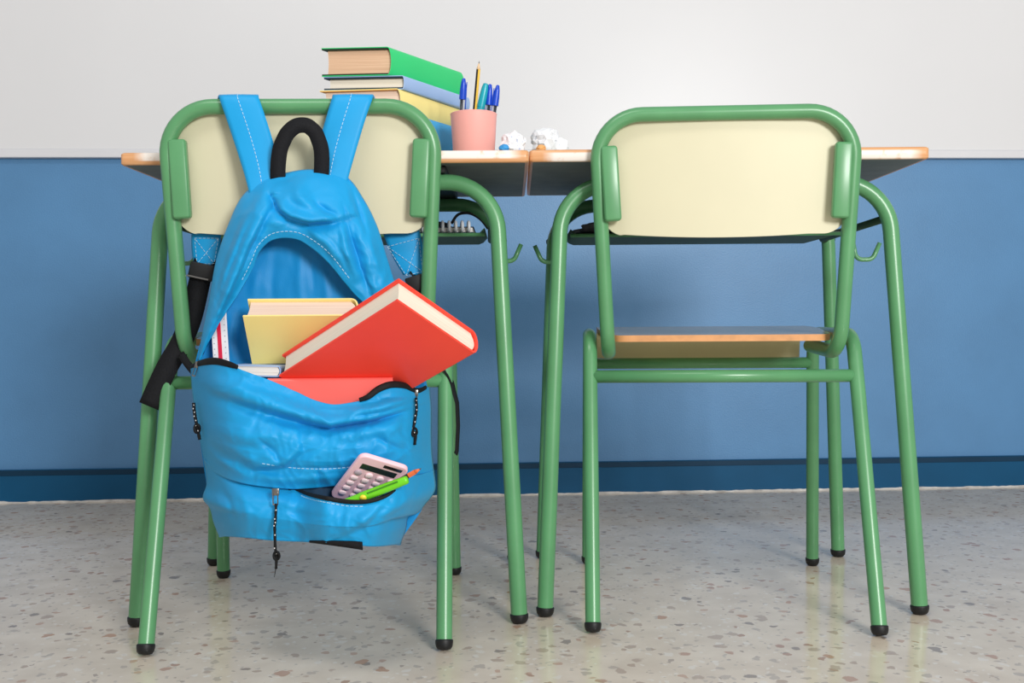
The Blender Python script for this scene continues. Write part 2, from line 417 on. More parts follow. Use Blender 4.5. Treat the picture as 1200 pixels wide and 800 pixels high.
# ------------------------------------------------------------------ desks
RD = 0.0132
HDESK = {'dL': 0.7556, 'dR': 0.7618}
def make_desk(k, label):
    d = root('school_desk', FM[k], label, 'desk', 'pair of school desks')
    W, D, H, T = 0.3264, 0.4607, HDESK[k], 0.0195
    o = rrect(-W, W, 0, D, 0.007, 5); i = rrect(-W + .006, W - .006, .006, D - .006, 0.003, 5); n = len(o)
    P = prism(i, lambda a, b: (a, b, H - T + 0.0003), lambda a, b: (a, b, H)); top = obj('table_top', P[0], P[1], M_DESKTOP, d, False)
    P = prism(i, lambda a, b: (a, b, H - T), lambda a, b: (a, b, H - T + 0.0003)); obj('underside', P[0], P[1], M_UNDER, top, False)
    e = 0.0022
    rings = [(i, H - T), ([(a * (1 - e / W), e + b * (1 - 2 * e / D)) for a, b in o], H - T), (o, H - T + e), (o, H - e), ([(a * (1 - e / W), e + b * (1 - 2 * e / D)) for a, b in o], H), (i, H)]
    V = []; Fc = []
    for pts, z in rings: V += [(a, b, z) for a, b in pts]
    for r in range(len(rings) - 1):
        for q in range(n): Fc.append((r * n + q, r * n + (q + 1) % n, (r + 1) * n + (q + 1) % n, (r + 1) * n + q))
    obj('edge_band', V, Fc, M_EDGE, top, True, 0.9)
    def frame(yf, yt, xf_, zt):
        path = fillet([(-xf_, yf, 0), (-0.272, yt, zt), (0.272, yt, zt), (xf_, yf, 0)], 0.085, 12)
        m1, m2 = 14, 14
        T_all = tube([path[0] + (path[1] - path[0]).normalized() * 0.006] + path[1:-1] + [path[-1] + (path[-2] - path[-1]).normalized() * 0.006], RD, 18)
        P = tube_part(T_all, 0, 13, 18); l = obj('leg', P[0], P[1], M_GREEN, d, True, 1.2); foot(l, path[0], path[1] - path[0], RD)
        P = tube_part(T_all, 14, len(path) - 1, 18); l = obj('leg', P[0], P[1], M_GREEN, d, True, 1.2); foot(l, path[-1], path[-2] - path[-1], RD)
        P = tube_part(T_all, 13, 14, 18); obj('top_rail', P[0], P[1], M_GREEN, d, True, 1.2)
    frame(-0.013, 0.042, 0.306, 0.7105)
    frame(0.397, 0.375, 0.300, 0.7105)
    # black steel runners between frame and top
    for s in (-1, 1):
        P = box(s * 0.17 - 0.022, s * 0.17 + 0.022, 0.028, 0.40, 0.7237, H - T, 0.002, 1); obj('runner', P[0], P[1], M_BLACKMETAL, d, False)
    # shelf of pressed steel
    zt = 0.636
    x0 = 0.250
    prof = []
    P1 = grid(lambda u, v: ((2 * u - 1) * (x0 + 0.0), 0.19 + 0.215 * v, zt + 0.012 * (max(0, abs(2 * u - 1) - 0.93) / 0.07) ** 2 ), 60, 30)
    tr = solid(obj('book_shelf', P1[0], P1[1], M_DGREEN, d), 0.0022, 0)
    P = tube([(-x0, 0.19, zt + 0.001), (x0, 0.19, zt + 0.001)], 0.0035, 8); obj('rolled_lip', P[0], P[1], M_GREEN, tr)
    for s in (-1, 1):
        P = tube([(s * 0.2735, 0.04, 0.651), (s * 0.262, 0.19, 0.645), (s * 0.258, 0.36, 0.640), (s * 0.285, 0.383, 0.640)], 0.0065, 12)
        obj('shelf_rail', P[0], P[1], M_DGREEN, d)
        pth = fillet([(s * 0.262, 0.20, 0.645), (s * 0.272, 0.20, 0.590), (s * 0.302, 0.20, 0.590), (s * 0.315, 0.20, 0.620)], 0.014, 6)
        P = tube(pth, [0.0042] * (len(pth) - 1) + [0.0040], 12); obj('bag_hook', P[0], P[1], M_GREEN, d)
    return d
make_desk('dL', 'school desk with books and a pink pencil cup on top')
make_desk('dR', 'school desk with crumpled paper on its corner and an almost bare top')

# ------------------------------------------------------------------ books
def make_book(name, label, m4, w, h, t, cover, pages, group=None, skew=0.0, over=0.003, ct=0.0022, inner=None, round_spine=0.35, bt=0.0006):
    """local axes: x from fore edge (0) to spine (w), y along the spine (0..h), z thickness (0..t).
    cover: one sheet round the spine; pages: block with a hollow fore edge"""
    b = root(name, m4, label, 'book', group)
    K = Matrix(((1, skew, 0, 0), (0, 1, 0, 0), (0, 0, 1, 0), (0, 0, 0, 1)))
    bulge = t * round_spine
    def spine(tt):          # profile of the cover in x, z, from top fore edge round the spine to bottom fore edge
        return (w - bulge + bulge * math.sin(math.pi * tt), t / 2 + t / 2 * math.cos(math.pi * tt))
    outer = [(0, t)] + [spine(k / 10) for k in range(11)] + [(0, 0)]
    inn = [(0, t - ct)] + [(w - bulge + (bulge - ct) * math.sin(math.pi * k / 10), t / 2 + (t / 2 - ct) * math.cos(math.pi * k / 10)) for k in range(11)] + [(0, ct)]
    n = len(outer); V = []; Fc = []
    for y in (0, h):
        V += [(a, y, z) for a, z in outer] + [(a, y, z) for a, z in inn]
    for i in range(n - 1):
        Fc += [(i, i + 1, 2 * n + i + 1, 2 * n + i), (n + i, n + i + 1, 3 * n + i + 1, 3 * n + i), (i, i + 1, n + i + 1, n + i), (2 * n + i, 2 * n + i + 1, 3 * n + i + 1, 3 * n + i)]
    Fc += [(0, n, 3 * n, 2 * n), (n - 1, 2 * n - 1, 4 * n - 1, 3 * n - 1)]
    P = xf((V, Fc), K); cv = obj('cover', P[0], P[1], cover, b, True, 0.6)
    if inner is not None:   # endpaper lining the boards
        for z0, z1 in ((t - ct - bt, t - ct - 0.0001), (ct + 0.0001, ct + bt)):
            P = xf(box(0.0002, w - bulge, 0.0002, h - 0.0002, z0, z1), K); obj('endpaper', P[0], P[1], inner, cv, False)
    # page block: hollow fore edge, round back, fine leaf steps
    g = ct + bt + 0.0002; a0, a1 = over, w - bulge
    ns = 14; left = [(a0 + 0.03 * t * math.sin(math.pi * k / ns), g + (t - 2 * g) * k / ns) for k in range(ns + 1)]
    right = [(a1 + (bulge - ct - 0.001) * math.sin(math.pi * (1 - k / ns)), g + (t - 2 * g) * (1 - k / ns)) for k in range(ns + 1)]
    prof = left + right; n = len(prof); V = []
    for y in (over, h - over): V += [(a, y, z) for a, z in prof]
    Fc = [(i, (i + 1) % n, n + (i + 1) % n, n + i) for i in range(n)]
    for s in (0, n):
        Fc += [(s + i, s + i + 1, s + n - 2 - i, s + n - 1 - i) for i in range(ns)]
    P = xf((V, Fc), K); obj('pages', P[0], P[1], pages, b, True, 0.5)
    return b
def axes(o, ex, ey, ez):
    return Matrix(((ex.x, ey.x, ez.x, o.x), (ex.y, ey.y, ez.y, o.y), (ex.z, ey.z, ez.z, o.z), (0, 0, 0, 1)))
def mat_pages(name, c, c2, along='Z'):
    m = bpy.data.materials.new(name); m.use_nodes = True; nt = m.node_tree; b = nt.nodes['Principled BSDF']
    tc = nt.nodes.new('ShaderNodeTexCoord'); mp = nt.nodes.new('ShaderNodeMapping'); mp.inputs['Scale'].default_value = (5, 5, 1200)
    nt.links.new(tc.outputs['Object'], mp.inputs[0])
    n = nt.nodes.new('ShaderNodeTexNoise'); n.inputs['Scale'].default_value = 1; n.inputs['Detail'].default_value = 3; nt.links.new(mp.outputs[0], n.inputs['Vector'])
    r = nt.nodes.new('ShaderNodeValToRGB'); r.color_ramp.elements[0].position = .3; r.color_ramp.elements[1].position = .65
    r.color_ramp.elements[0].color = lin(c2); r.color_ramp.elements[1].color = lin(c)
    nt.links.new(n.outputs['Fac'], r.inputs['Fac']); nt.links.new(r.outputs['Color'], b.inputs['Base Color'])
    bp = nt.nodes.new('ShaderNodeBump'); bp.inputs['Strength'].default_value = .3; bp.inputs['Distance'].default_value = .0005
    nt.links.new(n.outputs['Fac'], bp.inputs['Height']); nt.links.new(bp.outputs['Normal'], b.inputs['Normal'])
    b.inputs['Roughness'].default_value = .85
    return m
PG_TAN = mat_pages('pages_tan', 'e0bd9d', 'c59c7c'); PG_CREAM = mat_pages('pages_cream', 'ece4d4', 'd8cdb9'); PG_WHITE = mat_pages('pages_white', 'f2efe9', 'dcd8d2'); PG_PINK = mat_pages('pages_pink', 'ecd3c0', 'd9bba6')
C_GREEN = mat('book_green', '33cf7a', 0.4, 0.4, 0.03, 12); C_DGREEN = mat('book_dark_lining', '12351f', 0.6, 0.3, 0.1, 20)
C_LBLUE = mat('book_pale_blue', '9fbce6', 0.4, 0.4, 0.03, 12); C_NAVY = mat('book_navy_lining', '15303f', 0.6, 0.3, 0.1, 20)
C_YELLOW = mat('book_yellow', 'fbe691', 0.45, 0.4, 0.03, 12); C_BLUE = mat('book_blue', '2f9fd8', 0.45, 0.4, 0.03, 12)
C_SALMON = mat('book_salmon_red', 'f86c64', 0.35, 0.45, 0.03, 14); C_RED = mat('book_red', 'fa4a38', 0.42, 0.4, 0.03, 14); C_WHITE = mat('white_card', 'eef0f2', 0.5, 0.4, 0.02, 10)
C_ORANGE = mat('endpaper_orange', 'd9a05a', 0.6, 0.3, 0.05, 10)

# stack on the left desk; every book keeps its near lower spine corner on a photo ray above the desk
HT = HDESK['dL']
def desk_book(name, label, zb, t, xs, yn, w, h, rot_end, rot_spine, cover, pages, inner, bt=0.0025):
    """xs: local x of the near spine corner; yn: its distance behind the desk edge"""
    es = Vector((math.sin(rot_spine), math.cos(rot_spine), 0)); ee = Vector((math.cos(rot_end), -math.sin(rot_end), 0))
    ey = Vector((ee.y * -1, ee.x, 0)); sk = es.dot(ee) / es.dot(ey)
    o = Vector((xs, yn, zb)) - ee * w
    m4 = FM['dL'] @ axes(o, ee, ey, Vector((0, 0, 1)))
    make_book(name, label, m4, w, h * es.dot(ey), t, cover, pages, 'books stacked on the desk', skew=sk, inner=inner, round_spine=0.16, over=0.006, ct=0.0012, bt=bt)
def zat(py, yn, px): return B(px, py, yn, 'dL').z
def xat(px, yn, py): return B(px, py, yn, 'dL').x
YN = 0.10
z_gt, z_gb = zat(54.5, YN, 458), zat(88, YN, 456)
z_lb = zat(104.5, YN, 474)
t_g = z_gt - z_gb
z_yb = zat(137, YN, 470)
desk_book('book', 'sky blue book lying flat on the desk under the yellow book', HT + 0.0005, z_yb - HT - 0.001, xat(497, .085, 160), 0.085, 0.15, 0.205, 0.10, 0.50, C_BLUE, PG_WHITE, C_WHITE)
desk_book('book', 'thick yellow book in the desk stack, under the pale blue book', z_yb, z_lb - z_yb - .0005, xat(470, YN - .01, 106), YN - .01, 0.140, 0.215, 0.10, 0.50, C_YELLOW, PG_PINK, C_ORANGE, 0.0012)
desk_book('book', 'pale blue book with navy lining between the yellow and green books', z_lb, z_gb - z_lb - .0005, xat(474, YN, 92), YN, 0.138, 0.205, 0.06, 0.53, C_LBLUE, PG_CREAM, C_NAVY)
desk_book('book', 'thick green book with tan pages on top of the desk stack', z_gb, t_g, xat(459, YN, 60), YN, 0.120, 0.215, 0.06, 0.56, C_GREEN, PG_TAN, C_DGREEN)

# ------------------------------------------------------------------ pencil cup and pens
M_PINK = mat('pink_cup', 'f7b0a8', 0.45, 0.45, 0.02, 8)
cy_ = 0.075
cxl, cxr = xat(527.5, cy_, 135), xat(582.5, cy_, 135); ccx = (cxl + cxr) / 2; cr_ = (cxr - cxl) / 2; ctop = zat(133.5, cy_, 555)
ch = ctop - HT
cup = root('pencil_cup', FM['dL'] @ Matrix.Translation((ccx, cy_, HT)), 'salmon pink pencil cup on the desk corner beside the books', 'cup')
rb = cr_ * 0.88
prof = [(0.001, 0.0004), (rb - .003, 0.0004), (rb, 0.003), (cr_ - .0006, ch - .003), (cr_, ch - .001), (cr_ - .001, ch), (cr_ - .003, ch - .001), (rb - .003, 0.005), (0.001, 0.004)]
P = lathe(prof, 48); obj('cup_body', P[0], P[1], M_PINK, cup, True, 0.9)
P = lathe([(cr_ - .0035, ch - .0085), (cr_ - .0033, ch - .0015)], 48, False); obj('inner_rim', P[0], P[1], M_PINK, cup)
M_BIC = mat('pen_blue_cap', '1246c4', 0.3, 0.5, 0.03, 20); M_CLEAR = mat('pen_barrel', '2b2f3a', 0.25, 0.5, 0.1, 40); M_BARREL = mat('pen_shell', 'c9cdd4', 0.15, 0.5, 0.02, 20)
M_TEAL = mat('teal_plastic', '19a3b4', 0.3, 0.5, 0.03, 20); M_PENCILY = mat('pencil_yellow', 'efc04a', 0.35, 0.5, 0.04, 40); M_PENCILK = mat('pencil_black', '1e1d1b', 0.35, 0.5, 0.05, 40)
M_LEAD = mat('graphite', '55524e', 0.5, 0.4, 0.1, 40); M_WOOD = mat('sharpened_wood', 'e3c39c', 0.7, 0.3, 0.08, 60)
def stick_matrix(pt_top, pt_low, dt, dl):
    a = B(pt_top[0], pt_top[1], dt, 'dL'); b = B(pt_low[0], pt_low[1], dl, 'dL')
    return a, b
def along(k, a, b):
    z = (b - a).normalized(); x = z.orthogonal().normalized(); x = Vector((1, 0, 0)) - z * z.x; x.normalize(); y = z.cross(x)
    return FM[k] @ axes(a, x, y, z)
def in_cup(pt_top, pt_low, dt, dl):
    """top end and the end standing on the cup floor"""
    a = B(*pt_top, dt, 'dL'); b = B(*pt_low, dl, 'dL'); u = (b - a).normalized()
    b2 = a + u * ((a.z - (HT + 0.006)) / -u.z)
    # keep the lower end inside the cup
    v = Vector((b2.x - ccx, b2.y - cy_, 0)); lim = rb - 0.010
    if v.length > lim: v = v.normalized() * lim
    b2 = Vector((ccx + v.x, cy_ + v.y, HT + 0.006))
    return a, b2
def cap_pen(label, pt_top, pt_low, dt, dl, side, grp):
    a, b = in_cup(pt_top, pt_low, dt, dl); L = (b - a).length
    r = root('ballpoint_pen', along('dL', a, b), label, 'pen', grp)
    P = lathe([(0.0012, 0), (0.0030, 0.0015), (0.0044, 0.009), (0.0054, 0.020), (0.0058, 0.034), (0.0052, 0.0345), (0.0005, 0.0345)], 16)
    cap = obj('cap', P[0], P[1], M_BIC, r, True, 0.8)
    P = box(side * 0.0055 - 0.0008, side * 0.0055 + 0.0008, -0.0016, 0.0016, 0.006, 0.050, 0.0006, 1); obj('clip', P[0], P[1], M_BIC, cap)
    P = tube([(0, 0, 0.0335), (0, 0, L)], 0.0040, 6); obj('barrel', P[0], P[1], M_BARREL, r, False)
    P = tube([(side * -0.0010, 0.0030, 0.0335), (side * -0.0010, 0.0030, L)], 0.0024, 8); obj('ink_tube', P[0], P[1], M_CLEAR, r)
cap_pen('blue capped ballpoint pen standing against the cup side by the books', (543.5, 91.5), (541, 133), 0.055, 0.065, 1, None)
cap_pen('blue capped ballpoint pen beside the teal marker in the pink cup', (574.5, 98.5), (571.5, 133), 0.070, 0.075, -1, None)
cap_pen('blue capped ballpoint pen at the cup rim facing the crumpled paper', (583.5, 99.5), (579, 133), 0.070, 0.075, -1, None)
a, b = in_cup((561.5, 71.5), (556, 133), 0.075, 0.070); L = (b - a).length
r = root('pencil', along('dL', a, b), 'yellow and black striped pencil, point up, in pink cup', 'pencil')
P = lathe([(0.0002, 0), (0.0009, 0.004)], 12); obj('lead', P[0], P[1], M_LEAD, r)
P = lathe([(0.0009, 0.004), (0.0036, 0.0150)], 12); obj('sharpened_tip', P[0], P[1], M_WOOD, r)
for s in range(6):
    a0 = math.pi / 3 * s + math.pi / 6; a1 = a0 + math.pi / 3; R = 0.0038
    V = [(R * math.cos(q) * 1.0, R * math.sin(q), z) for z in (0.0148, L) for q in (a0, a1)] + [(0, 0, 0.0148), (0, 0, L)]
    obj('facet', V, [(0, 1, 3, 2), (0, 1, 4), (2, 3, 5), (0, 2, 5, 4), (1, 3, 5, 4)], M_PENCILK if s % 2 else M_PENCILY, r, False)
a, b = in_cup((569.5, 97.5), (562, 133), 0.066, 0.070); L = (b - a).length
r = root('marker_pen', along('dL', a, b), 'teal marker pen beside the striped pencil in pink cup', 'pen')
P = lathe([(0.0018, 0), (0.0042, 0.0012), (0.0056, 0.008), (0.0066, 0.022), (0.0069, 0.040)], 20); obj('cap', P[0], P[1], M_TEAL, r, True, 0.9)
P = lathe([(0.0064, 0.040), (0.0064, L)], 20); obj('barrel', P[0], P[1], M_TEAL, r, True, 0.9)

# ------------------------------------------------------------------ crumpled paper
def paper_ball(name, label, cat, k, px, py_top, d, rx, rz, seed, m, ry=None, group=None):
    z0 = HDESK[k]; cxp = B(px, py_top, d, k).x
    rr = random.Random(seed)
    bm = bmesh.new(); bmesh.ops.create_icosphere(bm, subdivisions=3, radius=1)
    planes = [Vector((rr.gauss(0, 1), rr.gauss(0, 1), rr.gauss(0, 1))).normalized() for _ in range(26)]
    for v in bm.verts:
        n = v.co.normalized()
        q = 1.0
        for i, pl in enumerate(planes):
            dd = n.dot(pl)
            q = min(q, (0.80 + 0.12 * ((i * 37) % 10) / 10) / dd) if dd > 0.3 else q
        q += 0.30 * abs(noise.noise(n * 2.6 + Vector((seed, 0, 0)))) + 0.14 * noise.noise(n * 5 + Vector((0, seed, 0)))
        v.co = Vector((n.x * rx, n.y * (ry or rx), n.z * rz)) * q
    mz = min(v.co.z for v in bm.verts)
    for v in bm.verts:
        v.co.z -= mz
    P = bm2(bm)
    o = obj(name, P[0], P[1], m, None, False, None, FM[k] @ Matrix.Translation((cxp, d, z0 + 0.0003)))
    return tag(o, label, cat, group)
def mat_paper(name, ink, c='eef0f4'):
    m = mat(name, c, 0.7, 0.3, 0.02, 10)
    nt = m.node_tree; N = nt.nodes; L = nt.links; b = N['Principled BSDF']; src = b.inputs['Base Color'].links[0].from_socket
    tc = N.new('ShaderNodeTexCoord'); n = N.new('ShaderNodeTexNoise'); n.inputs['Scale'].default_value = 75; n.inputs['Detail'].default_value = 2; n.inputs['Distortion'].default_value = 2
    L.new(tc.outputs['Object'], n.inputs['Vector'])
    mr = N.new('ShaderNodeMapRange'); mr.inputs[1].default_value = .62; mr.inputs[2].default_value = .68; mr.inputs[4].default_value = 0.7; L.new(n.outputs['Fac'], mr.inputs[0])
    mm = N.new('ShaderNodeMix'); mm.data_type = 'RGBA'; L.new(mr.outputs[0], mm.inputs[0]); L.new(src, mm.inputs[6]); mm.inputs[7].default_value = lin(ink); L.new(mm.outputs[2], b.inputs['Base Color'])
    return m
M_PAPER = mat_paper('crumpled_paper', '8ea8d6'); M_PAPER2 = mat_paper('crumpled_paper_grey', '9aa3b0')
M_PAPERB = mat('paper_blue', '3f97d8', 0.6, 0.3, 0.15, 60); M_PAPERO = mat('paper_orange', 'f0b070', 0.6, 0.3, 0.1, 60)
paper_ball('crumpled_paper', 'ball of crumpled white paper beside the pink cup on the desk', 'paper', 'dL', 602, 155, 0.075, 0.0215, 0.0200, 5, M_PAPER)
paper_ball('crumpled_paper', 'small scrap of crumpled blue paper at the foot of the cup', 'paper', 'dL', 590.5, 170, 0.024, 0.0085, 0.0065, 9, M_PAPERB)
paper_ball('crumpled_paper', 'biggest ball of crumpled white paper, at the gap between the desks', 'paper', 'dR', 640, 155, 0.085, 0.0270, 0.0250, 12, M_PAPER2)
paper_ball('crumpled_paper', 'small scrap of crumpled orange paper in front of the biggest ball', 'paper', 'dR', 634, 170, 0.026, 0.0080, 0.0060, 21, M_PAPERO)
paper_ball('crumpled_paper', 'low ball of crumpled white paper beside the empty chair top', 'paper', 'dR', 657, 160, 0.080, 0.0140, 0.0165, 31, M_PAPER)

# ------------------------------------------------------------------ things on the desk shelves
ZS = 0.6375
nb = root('spiral_notebook', FM['dL'] @ Matrix.Translation((0.135, 0.192, ZS + 0.004)), 'spiral notebook with white coils on the desk shelf under the stacked books', 'notebook')
M_NBC = mat('notebook_cover', '27405c', 0.5, 0.4, 0.08, 20); M_COIL = mat('white_coil', 'dfe3ea', 0.35, 0.5, 0.03, 40)
M_DARKF = mat('dark_fabric', '24262b', 0.85, 0.2, 0.3, 90, 0.4, 300); M_GREYF = mat('grey_fabric', '5a5d63', 0.7, 0.3, 0.3, 60, 0.5, 200)
P = box(-0.095, 0.095, 0.012, 0.15, 0.0, 0.0015, 0.0004, 1); obj('back_cover', P[0], P[1], M_NBC, nb, False)
P = box(-0.093, 0.093, 0.014, 0.148, 0.0016, 0.0095); obj('pages', P[0], P[1], PG_WHITE, nb, False)
P = box(-0.095, 0.095, 0.012, 0.15, 0.0096, 0.0112, 0.0004, 1); obj('front_cover', P[0], P[1], M_NBC, nb, False)
ring = tube([(0, 0.010 + 0.0095 * math.cos(q), 0.0082 + 0.0088 * math.sin(q)) for q in np.linspace(0, 2 * math.pi, 17)], 0.0027, 8, False)
me = None
for i in range(16):
    if me is None:
        o = obj('coil', ring[0], ring[1], M_COIL, nb); me = o.data
    else:
        o = bpy.data.objects.new('coil', me); col.objects.link(o); o.parent = nb
    o.location = (-0.0880 + i * 0.0117, 0, 0.0025); o.rotation_euler = (0, 0, 0.15)
def lump(name, label, cat, k, c, r, seed, m, amp=0.25, flatten=True):
    bm = bmesh.new(); bmesh.ops.create_icosphere(bm, subdivisions=4, radius=1)
    for v in bm.verts:
        n = v.co.normalized(); q = 1 + amp * noise.noise(n * 1.7 + Vector((seed, 0, 0))) + amp * .4 * noise.noise(n * 4.3 + Vector((0, 0, seed)))
        e = [math.copysign(abs(t) ** 0.75, t) for t in n]
        v.co = Vector((e[0] * r[0], e[1] * r[1], e[2] * r[2])) * q
    mz = min(v.co.z for v in bm.verts) * 0.86
    for v in bm.verts: v.co.z = max(v.co.z - mz, 0)
    P = bm2(bm); o = obj(name, P[0], P[1], m, None, True, None, FM[k] @ Matrix.Translation(c)); return tag(o, label, cat)
lump('fabric_pouch', 'dark fabric pouch behind the spiral notebook on the shelf', 'pouch', 'dL', (0.085, 0.368, ZS + 0.001), (0.105, 0.018, 0.020), 3, M_DARKF)
lump('fabric_pouch', 'grey fabric pouch on the shelf of the desk with the empty chair', 'pouch', 'dR', (-0.150, 0.262, ZS + 0.001), (0.085, 0.060, 0.0135), 8, M_GREYF)
cbl = [B(529, 262, 0.365, 'dL'), B(534, 254, 0.365, 'dL'), B(545, 249.5, 0.367, 'dL'), B(556, 252, 0.37, 'dL'), B(567, 261, 0.372, 'dL'), B(572, 268, 0.374, 'dL')]
cf = curve([tuple(v) for v in cbl])
P = tube([Vector(cf(i / 24)) for i in range(25)], 0.0028, 10)
zmin = min(v.z for v in P[0]); sh = Vector((0, 0, ZS + 0.001 - zmin))
tag(obj('cable', P[0], P[1], M_RUBBER, None, m4=FM['dL']), 'black cable arching over the shelf beside the notebook', 'cable')

# ------------------------------------------------------------------ backpack hung on the left chair
BAGM = FM['cL'] @ Matrix.Translation((0.02, 0.0, 0.18))
bag = root('backpack', BAGM, 'bright blue nylon backpack, unzipped, hanging by its straps from the chair', 'backpack')
TO = Matrix.Translation((-0.02, 0.0, -0.18))
def bobj(name, part, m, parent=None, smooth=True, angle=None):
    P = xf(part, TO); return obj(name, P[0], P[1], m, parent or bag, smooth, angle)
def bsurf(name, fn, nu, nv, m, thick=0.0018, parent=None):
    o = bobj(name, grid(lambda u, v: B(*fn(u, v)), nu, nv), m, parent)
    solid(o, thick, 0); return o
def segd(x, y, pts):
    """distance to a polyline, side (+ below), taper towards its ends"""
    best = None; tot = 0; L = []
    for a, b in zip(pts[:-1], pts[1:]): L.append(math.hypot(b[0] - a[0], b[1] - a[1]))
    S = sum(L); acc = 0
    for (a, b), l in zip(zip(pts[:-1], pts[1:]), L):
        dx, dy = b[0] - a[0], b[1] - a[1]; t = ((x - a[0]) * dx + (y - a[1]) * dy) / (l * l); t = min(max(t, 0), 1)
        qx, qy = x - a[0] - dx * t, y - a[1] - dy * t; d = math.hypot(qx, qy)
        if best is None or d < best[0]:
            best = (d, math.copysign(1, dx * qy - dy * qx), (acc + t * l) / S)
        acc += l
    return best
def folds(x, y, F):
    """F: (polyline, width px, amplitude m, kind). valley > 0 pushes away from the viewer. returns change of d"""
    r = 0
    for pts, w, amp, kind in F:
        d, s, t = segd(x, y, pts)
        if d > 4 * w: continue
        tp = math.sin(math.pi * min(max(t, 0.03), 0.97)) ** 0.6
        if kind == 'v': r += amp * tp * math.exp(-(d / w) ** 2)
        elif kind == 'r': r -= amp * tp * math.exp(-(d / w) ** 2)
        else:   # step: sheet above hangs over the sheet below
            q = s * d / w
            r += amp * tp * (math.tanh(q * 1.8)) * math.exp(-(d / (2.2 * w)) ** 2)
    return r
def crum(x, y, sc, amp, seed=0):
    w = Vector((x / sc + 0.6 * noise.noise(Vector((x / 40, y / 40, 3))), y / sc * 0.8, seed))
    rd = 1 - abs(noise.noise(w * 0.9)) * 2.2
    fine = 1 - abs(noise.noise(w * 2.1 + Vector((5, 2, 0)))) * 2.2
    return -amp * (0.9 * max(0, rd) ** 2 + 0.45 * max(0, fine) ** 2 - 0.4)
def crum_old(x, y, sc, amp, seed=0):
    a = noise.noise(Vector((x / sc, y / sc, seed))); b = noise.noise(Vector((x / sc * 2.3, y / sc * 2.3, seed + 9)))
    return amp * (abs(a) * 1.2 - 0.35 + 0.4 * b)

# back panel with the inside of the pack
O_L = [(292, 222), (268, 265), (254, 305), (246, 350), (238, 390), (230, 420), (226, 440), (229, 480), (235, 520), (241, 560), (246, 592), (257, 624)]
O_R = [(408, 208), (428, 238), (442, 270), (453, 305), (464, 340), (476, 375), (490, 415), (500, 450), (503, 500), (505, 540), (500, 584), (470, 632)]
fL, fR = curve(O_L), curve(O_R)
INF = [([(352, 290), (350, 330), (356, 380)], 5, 0.006, 'r'), ([(378, 310), (382, 340), (384, 380)], 4, 0.005, 'r'), ([(322, 300), (318, 340), (320, 390)], 6, 0.006, 'v'),
       ([(272, 372), (268, 400), (270, 425)], 4, 0.006, 'r'), ([(282, 360), (276, 390), (282, 425)], 4, 0.005, 'v'), ([(365, 300), (368, 345)], 4, 0.005, 'v'), ([(300, 320), (296, 350)], 5, 0.005, 'r')]
def back(u, v):
    a, b = fL(v), fR(v); x = a[0] + (b[0] - a[0]) * u; y = a[1] + (b[1] - a[1]) * u
    e = 1 - abs(2 * u - 1) ** 3
    y += -8 * e * max(0, 1 - v * 6)
    return x, y, 0.048 + 0.006 * e + 0.6 * folds(x, y, INF) * e + crum(x, y, 34, 0.0015, 4) * e
bsurf('back_panel', back, 80, 110, M_BAGIN)

# hood: the zipped-open upper front falling over the mouth
HO = [(232, 421), (238, 390), (246, 350), (254, 305), (267, 266), (288, 226), (308, 211), (335, 203), (360, 199), (385, 201), (406, 208), (426, 234), (441, 264), (453, 302), (463, 334), (470, 354)]
HA = [(234, 424), (247, 396), (263, 369), (281, 342), (296, 314), (305, 293), (317, 282), (334, 278.5), (350, 281), (366, 291), (385, 308), (404, 331), (419, 348), (430, 357), (447, 361), (468, 357)]
fO, fA = curve(HO), curve(HA)
HF = [([(321, 233), (328, 246), (340, 255), (362, 261), (388, 259), (409, 254)], 4, 0.012, 's'),
      ([(256, 372), (272, 336), (292, 290), (308, 258), (321, 233)], 5, 0.008, 's'), ([(407, 253), (413, 278), (424, 312), (440, 352)], 5, 0.008, 's'), ([(318, 216), (346, 206), (362, 202)], 5, 0.004, 'v'),
      ([(316, 222), (320, 236), (326, 250)], 4, 0.008, 'v'), ([(366, 236), (384, 248), (402, 256)], 4, 0.006, 'v'), ([(344, 214), (352, 232), (370, 246)], 7, 0.006, 'r'),
      ([(312, 222), (292, 262), (274, 300), (262, 340)], 6, 0.008, 'r'), ([(303, 240), (284, 280), (266, 325), (250, 372)], 4, 0.006, 'v'), ([(290, 250), (268, 300), (256, 345)], 4, 0.005, 'r'),
      ([(318, 262), (300, 290), (280, 325), (258, 365)], 5, 0.006, 'r'), ([(280, 268), (264, 308), (252, 350)], 3.5, 0.005, 'v'),
      ([(410, 254), (416, 280), (426, 310), (437, 345)], 5, 0.009, 'v'), ([(400, 258), (406, 290), (418, 325)], 5, 0.007, 'r'), ([(424, 250), (434, 285), (446, 320), (455, 350)], 6, 0.007, 'r'),
      ([(410, 218), (420, 245), (432, 280)], 3.5, 0.006, 'v'), ([(360, 268), (384, 286), (404, 312)], 5, 0.005, 'r')]
def hood(u, v):
    a, b = fO(u), fA(u); x = a[0] + (b[0] - a[0]) * v; y = a[1] + (b[1] - a[1]) * v
    top = math.sin(math.pi * u)
    out = 0.016 + 0.044 * top ** 0.8
    d = 0.052 - out * (math.sin(min(v * 1.25, 1) * math.pi / 2) ** 0.8) + 0.016 * top * max(0, v - 0.72) / 0.28
    e = math.sin(math.pi * min(max(v, .0), 1)) ** 0.5
    return x, y, d + 1.5 * folds(x, y, HF) * (0.35 + 0.65 * e) * min(1, 6 * u, 6 * (1 - u)) + crum(x, y, 22, 0.0028, 2) * e
HOOD = bsurf('upper_flap', hood, 150, 60, M_BAG, 0.002)

